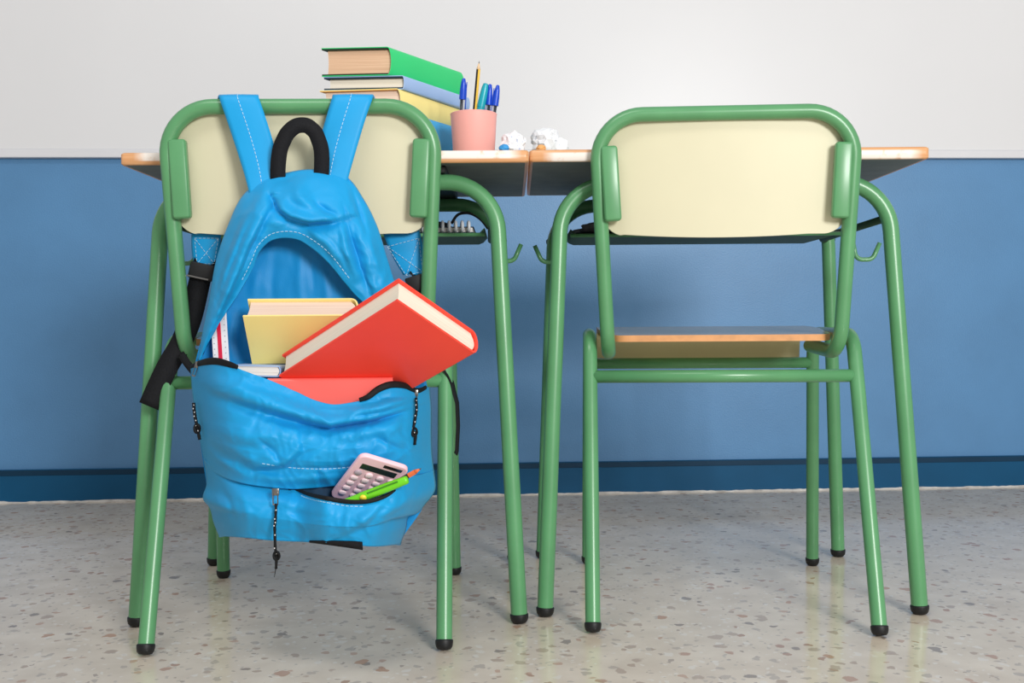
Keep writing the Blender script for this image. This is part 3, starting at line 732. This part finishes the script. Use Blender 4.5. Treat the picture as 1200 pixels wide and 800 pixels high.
# lower front panel
T_ = [(224, 431), (236, 426.5), (252, 424.5), (268, 428), (290, 436), (315, 445), (345, 458), (372, 470), (390, 474), (410, 472), (430, 467), (444, 457), (458, 452), (474, 453), (490, 459), (503, 453)]
F_ = [(240, 541), (250, 552), (268, 561), (290, 567), (320, 571), (345, 572.5), (372, 571), (400, 568), (430, 565), (460, 562), (485, 557), (508, 552)]
L_ = [(224, 431), (225.5, 455), (229, 480), (234, 510), (238, 530), (240, 541)]
R_ = [(503, 453), (505, 480), (505, 510), (506, 535), (508, 552)]
def coons(T, Fb, L, R):
    t, f, l, r = curve(T), curve(Fb), curve(L), curve(R)
    c00, c10, c01, c11 = t(0), t(1), f(0), f(1)
    def fn(u, v):
        return (1 - v) * t(u) + v * f(u) + (1 - u) * l(v) + u * r(v) - ((1 - u) * (1 - v) * c00 + u * (1 - v) * c10 + (1 - u) * v * c01 + u * v * c11)
    return fn
cM = coons(T_, F_, L_, R_)
MF = [([(228, 448), (262, 463), (300, 476), (345, 489), (387, 500), (430, 494), (486, 476)], 7, 0.012, 's'),
      ([(352, 497), (387, 502), (440, 493), (486, 478)], 3, 0.011, 'v'), ([(380, 512), (430, 506), (480, 496)], 7, 0.007, 'r'), ([(232, 440), (270, 450), (320, 470), (370, 488)], 8, 0.006, 'r'), ([(400, 482), (440, 480), (485, 466)], 5, 0.006, 'r'),
      ([(415, 488), (450, 482), (488, 470)], 3.5, 0.006, 'v'), ([(420, 476), (455, 466), (485, 464)], 3.5, 0.004, 'v'),
      ([(236, 500), (262, 508), (300, 512), (345, 505)], 8, 0.006, 'r'), ([(246, 516), (272, 534), (300, 549), (335, 545), (353, 528), (350, 510)], 5, 0.007, 's'),
      ([(262, 524), (288, 541), (310, 550)], 3.5, 0.005, 'v'), ([(240, 520), (256, 538), (280, 552)], 3.5, 0.005, 'r'), ([(300, 510), (322, 530), (330, 548)], 4, 0.004, 'v'),
      ([(440, 512), (462, 524), (486, 530)], 4, 0.005, 'v'), ([(462, 505), (478, 520), (484, 540)], 4, 0.005, 'r'), ([(475, 480), (470, 505), (480, 535)], 4, 0.004, 'v'),
      ([(496, 470), (498, 510), (500, 545)], 3.5, 0.006, 'v'), ([(232, 470), (240, 500), (248, 530)], 4, 0.005, 'v'), ([(330, 547), (380, 548), (425, 546)], 2.0, 0.0022, 'v'), ([(270, 553), (330, 562), (420, 557)], 5, 0.004, 'r')]
mL, mR = curve(L_), curve(R_)
def mdepth(u, v):
    xl, xr = mL(v)[0], mR(v)[0]; u = min(max((cM(u, v)[0] - xl) / (xr - xl), 0), 1)
    return mdepth_s(u, v)
def mdepth_s(u, v):
    e = 1 - abs(2 * u - 1) ** 6
    front = 0.098 + 0.020 * math.sin(min(v * 1.8, 1) * math.pi / 2) - 0.020 * max(0, v - .70) / .30
    if u > 0.5: front -= 0.008 * max(0, v - 0.6) / 0.4
    return 0.045 * (1 - e) - e * front, e
def mainp(u, v):
    x, y = cM(u, v)[:2]; d, e = mdepth(u, v)
    return x, y, d + 1.25 * folds(x, y, MF) * (0.25 + 0.75 * e) * min(1, 0.35 + 4 * v) + crum(x, y, 30, 0.0038, 1) * e
MAIN = bsurf('front_panel', mainp, 150, 100, M_BAG, 0.002)

# front pocket
K_ = [(239, 536), (250, 547), (268, 556), (290, 562), (320, 567), (343, 571), (358, 577.5), (385, 584), (415, 588), (438, 586), (456, 579), (468, 569), (480, 559), (495, 555), (508, 550)]
Bt = [(257, 627), (285, 629), (315, 632), (345, 633.5), (380, 635), (410, 637), (440, 639.5), (469, 637)]
Lp = [(239, 536), (242, 555), (242.5, 568), (238.5, 584), (246, 594), (251, 612), (257, 627)]
Rp = [(508, 550), (509, 575), (498, 590), (487, 601.5), (480, 603), (475, 620), (469, 637)]
cP = coons(K_, Bt, Lp, Rp)
PF = [([(398, 628), (430, 612), (452, 588)], 5, 0.008, 's'), ([(448, 638), (456, 610), (474, 580)], 5, 0.007, 'v'), ([(466, 630), (474, 604), (488, 574)], 4, 0.007, 'r'), ([(478, 604), (484, 585), (492, 565)], 3, 0.008, 'v'),
      ([(258, 566), (270, 590), (276, 615)], 4, 0.006, 'v'), ([(250, 570), (258, 594), (262, 620)], 3.5, 0.005, 'r'), ([(282, 575), (290, 600), (290, 622)], 5, 0.004, 'r'), ([(300, 580), (340, 600), (380, 604)], 8, 0.004, 'v'), ([(420, 600), (432, 620), (440, 636)], 4, 0.003, 'r')]
def sm(a, b, x):
    t = min(max((x - a) / (b - a), 0), 1); return t * t * (3 - 2 * t)
pL, pR = curve(Lp), curve(Rp)
def pock(u, v):
    x, y = cP(u, v)[:2]; xl, xr = pL(v)[0], pR(v)[0]; s_ = min(max((x - xl) / (xr - xl), 0), 1); e = 1 - abs(2 * s_ - 1) ** 6
    g_ = sm(345, 385, x) * (1 - sm(462, 508, x))
    f0 = 0.090 + 0.062 * g_
    front = f0 + (0.116 + 0.044 * g_ - f0) * sm(0, .35, v) - 0.016 * sm(.6, 1, v)
    d = 0.040 * (1 - e) - e * front
    return x, y, d + folds(x, y, PF) * (0.2 + 0.8 * e) * sm(0, .1, v) + crum(x, y, 28, 0.0032, 6) * e
POCK = bsurf('front_pocket', pock, 130, 60, M_BAG, 0.002)
# inside of the pocket behind its gaping lip
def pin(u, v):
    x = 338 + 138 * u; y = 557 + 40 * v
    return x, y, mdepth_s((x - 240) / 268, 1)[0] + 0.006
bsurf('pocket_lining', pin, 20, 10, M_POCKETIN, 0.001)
# base
rows = 10
def base(u, v):
    p = B(*pock(u, 1)); q = B(*back(u, 1)); q.z = max(q.z, p.z)
    r = p.lerp(q, v); r.z -= 0.004 * math.sin(math.pi * v); return r
o = bobj('base_panel', grid(base, 60, rows), M_BAG); solid(o, 0.002, 0)
def strip(pts, w, m, name, parent=None, th=0.0014, n=24, side=None):
    """flat band along 3d points, lying in the picture plane unless side is given"""
    f = curve([tuple(p) for p in pts]); V = []
    for i in range(n + 1):
        a = Vector(f(i / n)); t = (Vector(f(min(1, i / n + .01))) - Vector(f(max(0, i / n - .01)))).normalized()
        s = Vector(side) if side else t.cross(Vector((0, 1, 0)))
        s = (s - t * s.dot(t)).normalized(); V += [a - s * w / 2, a + s * w / 2]
    o = bobj(name, (V, [(2 * i, 2 * i + 1, 2 * i + 3, 2 * i + 2) for i in range(n)]), m, parent); solid(o, th, 0); return o
# black webbing under the base
pb = [B(*pock(u, .985)) + Vector((0, -0.003, -0.001)) for u in np.linspace(0.50, 0.79, 9)]
ob_ = []
V = []
for i, p in enumerate(pb):
    t = i / (len(pb) - 1); V += [p + Vector((0, 0, 0.0015 + 0.0035 * t)), p + Vector((0, 0.004, -0.0012 - 0.0055 * t))]
o = bobj('base_webbing', (V, [(2 * i, 2 * i + 1, 2 * i + 3, 2 * i + 2) for i in range(len(pb) - 1)]), M_WEB); solid(o, 0.0018, 0)

# zips
def edge_tape(name, fn, u0, u1, v, w, parent, lift=0.003, n=40, up=0.0):
    P = []
    for i in range(n + 1):
        u = u0 + (u1 - u0) * i / n; x, y, d = fn(u, v); P.append(B(x, y - up, d - lift))
    o = bobj(name, tube(P, [(w * 0.35 + w * .65 * math.sin(math.pi * min(max(i / n, .04), .96)) ** .4, 0.0016) for i in range(n + 1)], 10, squash=(0, 0, 1)), M_ZIP, parent)
    return o
zm = edge_tape('main_zip', mainp, 0.0, 0.19, 0.0, 0.0050, MAIN, up=1.5)
edge_tape('main_zip', mainp, 0.70, 0.985, 0.0, 0.0048, MAIN, up=1.5)
zp = edge_tape('pocket_zip', pock, 0.37, 0.82, 0.0, 0.0030, POCK)
def dashes(name, P, parent, r=0.0005, on=0.0042, off=0.0022):
    parts = []; acc = 0; cur = [P[0]]; draw = True
    for a, b in zip(P[:-1], P[1:]):
        l = (b - a).length; pos = 0
        while pos < l:
            need = (on if draw else off) - acc; step = min(need, l - pos); pos += step; acc += step
            pt = a + (b - a) * (pos / l)
            if draw and len(cur) and (pt - cur[-1]).length > 1e-6: cur.append(pt)
            if acc >= (on if draw else off) - 1e-9:
                if draw and len(cur) > 1: parts.append(tube([cur[0], cur[-1]], r, 5))
                draw = not draw; acc = 0; cur = [pt]
    o = bobj(name, join(*parts), M_STITCH, parent, False); tag(o, kind='stuff'); return o
def surf_line(fn, uv, lift=0.0016):
    return [B(*(lambda q: (q[0], q[1], q[2] - lift))(fn(u, v))) for u, v in uv]
dashes('stitching', surf_line(hood, [(0.30 + 0.5 * i / 60, 0.90) for i in range(61)]), HOOD)
dashes('stitching', surf_line(mainp, [(0.28 + 0.42 * i / 50, 0.79) for i in range(51)]), MAIN)
dashes('stitching', surf_line(pock, [(0.42 + 0.26 * i / 40, 0.085) for i in range(41)]), POCK)

# shoulder straps over the chair top
ZT = 0.8132
def strap(rows, name):
    V = []; C = []
    for r in rows:
        xl, xr, py, d, z = r
        a = B(xl, py, d); b = B(xr, py, d)
        if z is not None: a.z = b.z = z
        V.append((a, b)); 
    fa, fb = curve([tuple(v[0]) for v in V]), curve([tuple(v[1]) for v in V])
    # parametrise by row so both edges stay together
    def row(t):
        i = min(int(t), len(V) - 2); s = t - i
        def cr(k, e):
            p = lambda j: V[min(max(j, 0), len(V) - 1)][e]
            p0, p1, p2, p3 = p(k - 1), p(k), p(k + 1), p(k + 2)
            return 0.5 * ((2 * p1) + (p2 - p0) * s + (2 * p0 - 5 * p1 + 4 * p2 - p3) * s * s + (3 * p1 - p0 - 3 * p2 + p3) * s ** 3)
        return cr(i, 0), cr(i, 1)
    n = (len(V) - 1) * 8
    def g(u, v):
        a, b = row(v * (len(V) - 1) - (1e-9 if v == 1 else 0)); p = a.lerp(b, u); return p + Vector((0, -0.0022 * math.sin(math.pi * u), 0))
    o = bobj(name, grid(g, 8, n), M_BAG); solid(o, 0.0045, 0)
    cl = []
    for i in range(int(n * 0.52)):
        a, b = row(i / n * (len(V) - 1)); nxt, _ = row((i + 1) / n * (len(V) - 1))
        t = (nxt - a).normalized(); nn = t.cross(b - a).normalized()
        if nn.y > 0.2 or (abs(nn.y) <= 0.2 and nn.z < 0): nn = -nn
        cl.append(a.lerp(b, 0.47) + nn * 0.0030 + Vector((0, -0.0022, 0)))
    dashes('stitching', cl, o)
    return o
strap([(294, 325, 232, 0.040, None), (287, 327, 205, 0.052, None), (276, 321, 170, 0.062, None), (265, 311, 137, 0.067, None), (258, 304, 117, 0.0715, None),
       (257, 303, 112, 0.080, ZT + 0.0135), (256, 302, 111, 0.092, ZT + 0.0150), (254, 300, 112, 0.104, ZT + 0.0110), (250, 294, 120, 0.118, ZT - 0.02), (240, 280, 180, 0.124, None), (229, 266, 250, 0.128, None), (225, 259, 276, 0.128, None), (226, 257, 300, 0.128, None), (230, 249, 312, 0.128, None)], 'shoulder_strap')
strap([(374, 404, 226, 0.040, None), (369, 409, 205, 0.050, None), (374, 419, 170, 0.062, None), (383, 429, 137, 0.067, None), (389, 436, 117, 0.0715, None),
       (390, 437, 113, 0.080, ZT + 0.0135), (391, 438, 112, 0.092, ZT + 0.0150), (393, 440, 113, 0.104, ZT + 0.0110), (398, 444, 120, 0.118, ZT - 0.02), (412, 460, 180, 0.124, None), (436, 482, 240, 0.128, None), (450, 493, 276, 0.128, None), (460, 496, 300, 0.128, None), (473, 497, 322, 0.128, None)], 'shoulder_strap')
def pxline(pts, d): return [B(x, y, d) for x, y in pts]
xs_ = [o for o in bag.children if o.name.startswith('shoulder_strap')]
for poly, par in (([(228, 279), (256, 279), (251, 309), (231, 309), (228, 279), (251, 309)], xs_[0]), ([(256, 279), (231, 309)], xs_[0]),
                  ([(454, 289), (491, 279), (495, 318), (476, 323), (454, 289), (495, 318)], xs_[1]), ([(491, 279), (476, 323)], xs_[1])):
    dashes('stitching', pxline(poly, 0.1225), par, 0.0004)
# adjusting webbing and buckles
w1 = strip([B(241, 302, 0.126), B(235, 325, 0.124), B(226, 365, 0.122), B(214, 398, 0.124), B(196, 430, 0.120), B(181, 462, 0.118), B(175, 476, 0.118)], 0.0335, M_WEB, 'adjuster_webbing')
P = xf(box(-0.019, 0.019, -0.004, 0.004, -0.013, 0.013, 0.0025, 2), Matrix.Translation(B(236, 318, 0.118)) @ Matrix.Rotation(0.22, 4, 'Y'))
bobj('buckle', P, M_RUBBER, w1, True, 0.6)
P = xf(box(-0.017, 0.017, -0.0008, 0.0008, -0.0012, 0.0012), Matrix.Translation(B(231.5, 325, 0.112)) @ Matrix.Rotation(0.22, 4, 'Y'))
bobj('buckle_bar', P, M_METAL, w1, False)
strip([B(212, 415, 0.105), B(219, 425, 0.085), B(228, 436, 0.050), B(232, 440, 0.035)], 0.012, M_WEB, 'adjuster_webbing', n=12)
w2 = strip([B(482, 318, 0.126), B(489, 330, 0.124), B(495, 350, 0.122), B(505, 390, 0.122), B(520, 430, 0.124), B(532, 458, 0.126), B(537, 490, 0.126), B(536, 520, 0.124), B(534, 532, 0.120)], 0.016, M_WEB, 'adjuster_webbing', side=(0.3, 0.95, 0))
P = xf(box(-0.017, 0.017, -0.004, 0.004, -0.013, 0.013, 0.0025, 2), Matrix.Translation(B(489, 332, 0.118)) @ Matrix.Rotation(-0.3, 4, 'Y'))
bobj('buckle', P, M_RUBBER, w2, True, 0.6)
# grab handle
hpts = [(326, 214), (325.5, 200), (327, 182), (333, 163), (342, 151), (353, 146.5), (364, 150), (372.5, 162), (377, 180), (377, 198), (375, 212)]
strip([B(x, y, 0.046 - 0.010 * math.sin(math.pi * i / 10)) for i, (x, y) in enumerate(hpts)], 0.0225, M_WEB, 'grab_handle', th=0.0032, n=48)

# zip pulls with speckled cord
def cord(path, parent, r=0.0019, tail=True):
    f = curve([tuple(p) for p in path]); n = 40; Q = [Vector(f(i / n)) for i in range(n + 1)]
    c = bobj('cord', tube(Q, [r * (1 + 0.10 * math.sin(i * 1.9)) for i in range(n + 1)], 10), M_ZIP, parent)
    parts = []
    for i in range(3, n - 2, 5):
        m_ = Matrix.Translation(Q[i] + Vector((0.0006 * (1 if i % 2 else -1), -r * 0.92, 0)))
        parts.append(xf(box(-0.0006, 0.0006, -0.0004, 0.0004, -0.0008, 0.0008), m_))
    tag(bobj('fleck', join(*parts), M_FLECK, c, False), kind='stuff'); return c, Q
def slider(x, y, d, ang, s=1.0):
    P = xf(join(box(-0.0042 * s, 0.0042 * s, -0.002, 0.002, -0.004, 0.006, 0.0014, 2), box(-0.0034 * s, -0.0020 * s, -0.0028, -0.0012, -0.015, 0.0, 0.0004, 1), box(0.0020 * s, 0.0034 * s, -0.0028, -0.0012, -0.015, 0.0, 0.0004, 1), box(-0.0034 * s, 0.0034 * s, -0.0028, -0.0012, -0.0165, -0.0145, 0.0005, 1)),
            Matrix.Translation(B(x, y, d)) @ Matrix.Rotation(ang, 4, 'Y'))
    return bobj('zip_pull', P, M_METAL, None, True, 0.6)
dp = -0.122
zs = slider(323, 577, dp, 0.0, 1.15)
c, Q = cord([B(323.5, 590, dp - 0.003), B(323, 605, dp - 0.004), B(322, 622, dp - 0.002), B(322.5, 640, dp - 0.001), B(324, 653, dp - 0.001), B(323.5, 666, dp - 0.001)], zs)
kn = [B(324 + 3.2 * math.cos(q) , 651 + 4.5 * math.sin(q), dp - 0.003 + 0.003 * math.sin(2 * q)) for q in np.linspace(0, 2 * math.pi, 14)]
bobj('knot', tube(kn, 0.0019, 10), M_ZIP, zs)
P = tube([B(323.5, 664, dp), B(321.5, 676, dp)], [0.0009, 0.0003], 6); bobj('cord_tail', P, M_ZIP, zs)
z2 = slider(487, 461, -0.035, 0.05, 0.9)
c, Q = cord([B(487.5, 466, -0.050), B(488, 480, -0.056), B(486, 494, -0.060), B(484, 504, -0.062), B(487, 512, -0.062), B(486, 521, -0.062)], z2, 0.0021)
kn = [B(485.5 + 3 * math.cos(q), 506 + 4.5 * math.sin(q), -0.064 + 0.002 * math.sin(2 * q)) for q in np.linspace(0, 2 * math.pi, 14)]
bobj('knot', tube(kn, 0.0019, 10), M_ZIP, z2)
z3 = slider(231, 428, 0.000, 0.3, 0.8)
c, Q = cord([B(227, 472, 0.010), B(228, 484, 0.006), B(230, 495, 0.004), B(232, 504, 0.004), B(234, 515, 0.004)], z3, 0.0024)
kn = [B(231 + 3.0 * math.cos(q), 502 + 5.0 * math.sin(q), 0.002 + 0.002 * math.sin(2 * q)) for q in np.linspace(0, 2 * math.pi, 14)]
bobj('knot', tube(kn, 0.0021, 10), M_ZIP, z3)

# ------------------------------------------------------------------ books and papers in the pack
CM = FM['cL']
# red book, tipped forward out of the mouth
tilt = math.radians(49.5); Ux = Vector((0, -math.sin(tilt), math.cos(tilt))); Nx = Vector((0, -math.cos(tilt), -math.sin(tilt))); X = Vector((1, 0, 0))
def inplane(a, b): return (X * a + Ux * b).normalized()
cen = B(442.5, 429, -0.088)
eAB = inplane(142, 127); eBC = inplane(83, -93)
mpp = 1 / 815
hh, ww, tt = 190 * mpp, 124 * mpp, 0.039
# fore edge along AB, spine along CD; thickness runs from the back cover (z=0) to the front cover (z=t) along Nx
A_ = cen - eAB * hh / 2 - eBC * ww / 2
make_book('book', 'big red hardback book tipping out of the open backpack', CM @ axes(A_ - Nx * tt, eBC, eAB, Nx), ww, hh, tt, C_RED, PG_CREAM, 'books in the backpack', inner=C_RED, round_spine=0.28, over=0.004, ct=0.0028, bt=0.0008)
# yellow book leaning forward behind it
tilt2 = math.radians(38); U2 = Vector((0, -math.sin(tilt2), math.cos(tilt2))); N2 = Vector((0, -math.cos(tilt2), -math.sin(tilt2)))
tl = B(284.5, 370.5, -0.040); wy = 128 / 800.0; hy = 0.088
rot = Matrix.Rotation(-0.02, 3, N2)
make_book('book', 'yellow hardback book standing in the open backpack', CM @ axes(tl - U2 * hy - N2 * 0.041, X, U2, N2), wy, hy, 0.041, C_YELLOW, PG_PINK, 'books in the backpack', inner=C_YELLOW, round_spine=0.30, over=0.004, ct=0.0024, bt=0.0006)
# pink-red book lying across the mouth
pts = [B(313, 443, -0.077), B(466, 443.5, -0.077)]
t3 = math.radians(-32); U3 = Vector((0, -0.10, -0.995)).normalized(); N3 = X.cross(U3).normalized()
if N3.y > 0: N3 = -N3
o3 = pts[0] - N3 * 0.011
make_book('book', 'red softcover book lying low in the backpack mouth under the big red book', CM @ axes(o3 + U3 * 0.085, -U3, X, N3) if (-U3).cross(X).dot(N3) > 0 else CM @ axes(o3 + U3 * 0.085 + X * 0.172, -U3, -X, N3), 0.085, 0.172, 0.011, C_SALMON, PG_CREAM, 'books in the backpack', inner=C_RED, round_spine=0.5, over=0.004, ct=0.0018)
# white book lying behind it
tw = 0.016
o4 = B(272, 440.5, -0.050)
ex4 = Vector((0.998, -0.02, -0.03)).normalized(); ez4 = Vector((0.03, 0.02, 1.0)); ez4 = (ez4 - ex4 * ez4.dot(ex4)).normalized(); ey4 = ez4.cross(ex4)
make_book('book', 'thin pale book with white page edges lying under the yellow book', CM @ axes(o4, ex4, ey4, ez4), 0.068, 0.070, tw, C_LBLUE, PG_WHITE, 'books in the backpack', inner=C_WHITE, round_spine=0.3, over=0.0012, ct=0.0016)
# white ruler with red stripe
M_STRIPE = mat('red_stripe', 'd81f45', 0.4, 0.4, 0.04, 30); M_PLWHITE = mat('white_plastic', 'e8e8ee', 0.35, 0.5, 0.02, 20); M_TICK = mat('ruler_print', '9aa0aa', 0.5, 0.3, 0.05, 30)
a = B(255.5, 360, 0.035); b = B(260.5, 440, 0.012)
zax = (a - b).normalized(); xax = Vector((1, -0.25, 0)); xax = (xax - zax * xax.dot(zax)).normalized(); yax = zax.cross(xax); L = (a - b).length
ru = root('ruler', CM @ axes(b, xax, yax, zax), 'white ruler with a red centre stripe standing inside the backpack', 'ruler')
P = box(-0.0125, 0.0125, -0.0015, 0.0015, 0, L, 0.0008, 1); obj('blade', P[0], P[1], M_PLWHITE, ru, False)
P = box(-0.0030, 0.0030, -0.0022, -0.0015, 0.0, L); obj('stripe', P[0], P[1], M_STRIPE, ru, False)
for i in range(12):
    for s in (-1, 1):
        P = box(s * 0.0088 - 0.0008, s * 0.0088 + 0.0008, -0.0018, -0.0014, 0.006 + i * 0.0085, 0.0074 + i * 0.0085); obj('scale_mark', P[0], P[1], M_TICK, ru, False)

# ------------------------------------------------------------------ calculator and pens in the pocket
M_CALC = mat('calculator_pink', 'fbcfdb', 0.4, 0.45, 0.02, 12); M_KEY = mat('calculator_key', 'fde2ea', 0.35, 0.5, 0.02, 12); M_LCD = mat('calculator_display', '26302a', 0.2, 0.5, 0.05, 20); M_SOLAR = mat('solar_cell', '231c1c', 0.2, 0.5, 0.1, 40); M_KEYG = mat('calculator_key_grey', 'b7a7b4', 0.35, 0.5, 0.02, 12)
tc_ = math.radians(-46); Uc = Vector((0, -math.sin(tc_) * -1, math.cos(tc_))); Nc = Vector((0, -math.cos(tc_), math.sin(tc_) * -1)); Nc = X.cross(Uc)
if Nc.y > 0: Nc = -Nc
tlc = B(425, 533.5, -0.163)
ew = (X * 0.962 - Uc * 0.272).normalized(); el = (X * -0.70 - Uc * 0.714); el = (el - ew * el.dot(ew)).normalized()
# perspective skew in the photo is slight: keep the case square
ew = (X * 0.935 - Uc * 0.355).normalized(); el = (X * -0.355 - Uc * 0.935).normalized()
ew2 = (X * 0.955 - Uc * 0.297).normalized(); sk = Vector((-0.74, 0, 0))
rotc = math.radians(-29); 
ew = (X * math.cos(rotc) + Uc * math.sin(rotc)); el = (X * math.sin(rotc) - Uc * math.cos(rotc))
cal = root('calculator', CM @ axes(tlc + ew * -0.002, ew, -el, -(ew.cross(el)) if False else ew.cross(-el)), 'small pink pocket calculator sticking out of the backpack front pocket', 'calculator')
zc = 1 if (FM['cL'].to_3x3() @ ew.cross(-el)).y < 0 else -1
CW, CL, CT = 0.070, 0.108, 0.007
P = prism(rrect(0, CW, -CL, 0, 0.010, 6), lambda a, b: (a, b, -CT * zc), lambda a, b: (a, b, 0)); body = obj('case', P[0], P[1], M_CALC, cal, True, 0.5)
mdv = body.modifiers.new('soft_edges', 'BEVEL'); mdv.width = 0.0018; mdv.segments = 3; mdv.limit_method = 'ANGLE'
def cplate(name, x0, x1, y0, y1, m, h=0.0006):
    P = box(x0, x1, y0, y1, min(0, h * zc), max(0, h * zc)); return obj(name, P[0], P[1], m, cal, False)
cplate('display', 0.009, 0.059, -0.0270, -0.0160, M_LCD); cplate('solar_cell', 0.036, 0.062, -0.0115, -0.0060, M_SOLAR)
key = lathe([(0.0052, 0), (0.0052, 0.0016), (0.0044, 0.0024), (0.0005, 0.0026)], 16)
if zc < 0: key = ([Vector((v.x, v.y, -v.z)) for v in key[0]], key[1])
km = None
for r_ in range(5):
    for c_ in range(4):
        if r_ == 0 and c_ == 0:
            o = obj('key', key[0], key[1], M_KEYG, cal, True, 0.8)
        elif km is None:
            o = obj('key', key[0], key[1], M_KEY, cal, True, 0.8); km = o.data
        else:
            o = bpy.data.objects.new('key', km); col.objects.link(o); o.parent = cal
            
        o.location = (0.0115 + c_ * 0.0158, -0.0365 - r_ * 0.0130, 0)
M_LIME = mat('lime_plastic', '6fd21f', 0.35, 0.5, 0.03, 20); M_LIMED = mat('lime_dark', '3f8a1d', 0.4, 0.4, 0.05, 20); M_YEL = mat('yellow_plastic', 'f2dc3a', 0.35, 0.5, 0.03, 20); M_ORANGE = mat('orange_lacquer', 'e2703f', 0.4, 0.4, 0.05, 30)
def pen_at(name, label, a, b):
    L = (b - a).length; return root(name, along('cL', a, b), label, 'pen' if 'pen' == name[-3:] else 'pencil'), L
a = B(478, 561.5, -0.152); b = B(404, 590, -0.142)
r, L = pen_at('highlighter_pen', 'lime green pen with a clip lying across the pink calculator', a, b)
P = lathe([(0.0040, 0), (0.0052, 0.0012), (0.0056, 0.004), (0.0064, 0.030), (0.0066, 0.068)], 18); cp = obj('cap', P[0], P[1], M_LIME, r, True, 0.9)
P = lathe([(0.0062, 0.068), (0.0060, L)], 18); obj('barrel', P[0], P[1], M_LIME, r, True, 0.9)
P = lathe([(0.0045, 0.0), (0.0045, 0.0016)], 14); P = xf(P, Matrix.Translation((-0.001, 0.0058, 0.063)) @ Matrix.Rotation(-math.pi / 2, 4, 'X')); obj('button', P[0], P[1], M_YEL, r)
P = box(-0.0058, -0.0034, 0.0048, 0.0064, 0.012, 0.056, 0.0006, 1); obj('clip', P[0], P[1], M_LIMED, cp, False)
a = B(494, 548.5, -0.146); b = B(452, 572, -0.140)
r, L = pen_at('pencil', 'orange pencil stub pointing out of the pocket past the lime pen', a, b)
P = lathe([(0.0003, 0), (0.0010, 0.003)], 10); obj('lead', P[0], P[1], M_LEAD, r)
P = lathe([(0.0010, 0.003), (0.0034, 0.010)], 12); obj('sharpened_tip', P[0], P[1], M_ORANGE, r)
P = tube([(0, 0, 0.010), (0, 0, 0.020)], 0.0036, 6); obj('shaft', P[0], P[1], M_ORANGE, r, False)
P = tube([(0, 0, 0.020), (0, 0, L)], 0.0037, 6); obj('painted_shaft', P[0], P[1], M_PENCILK, r, False)
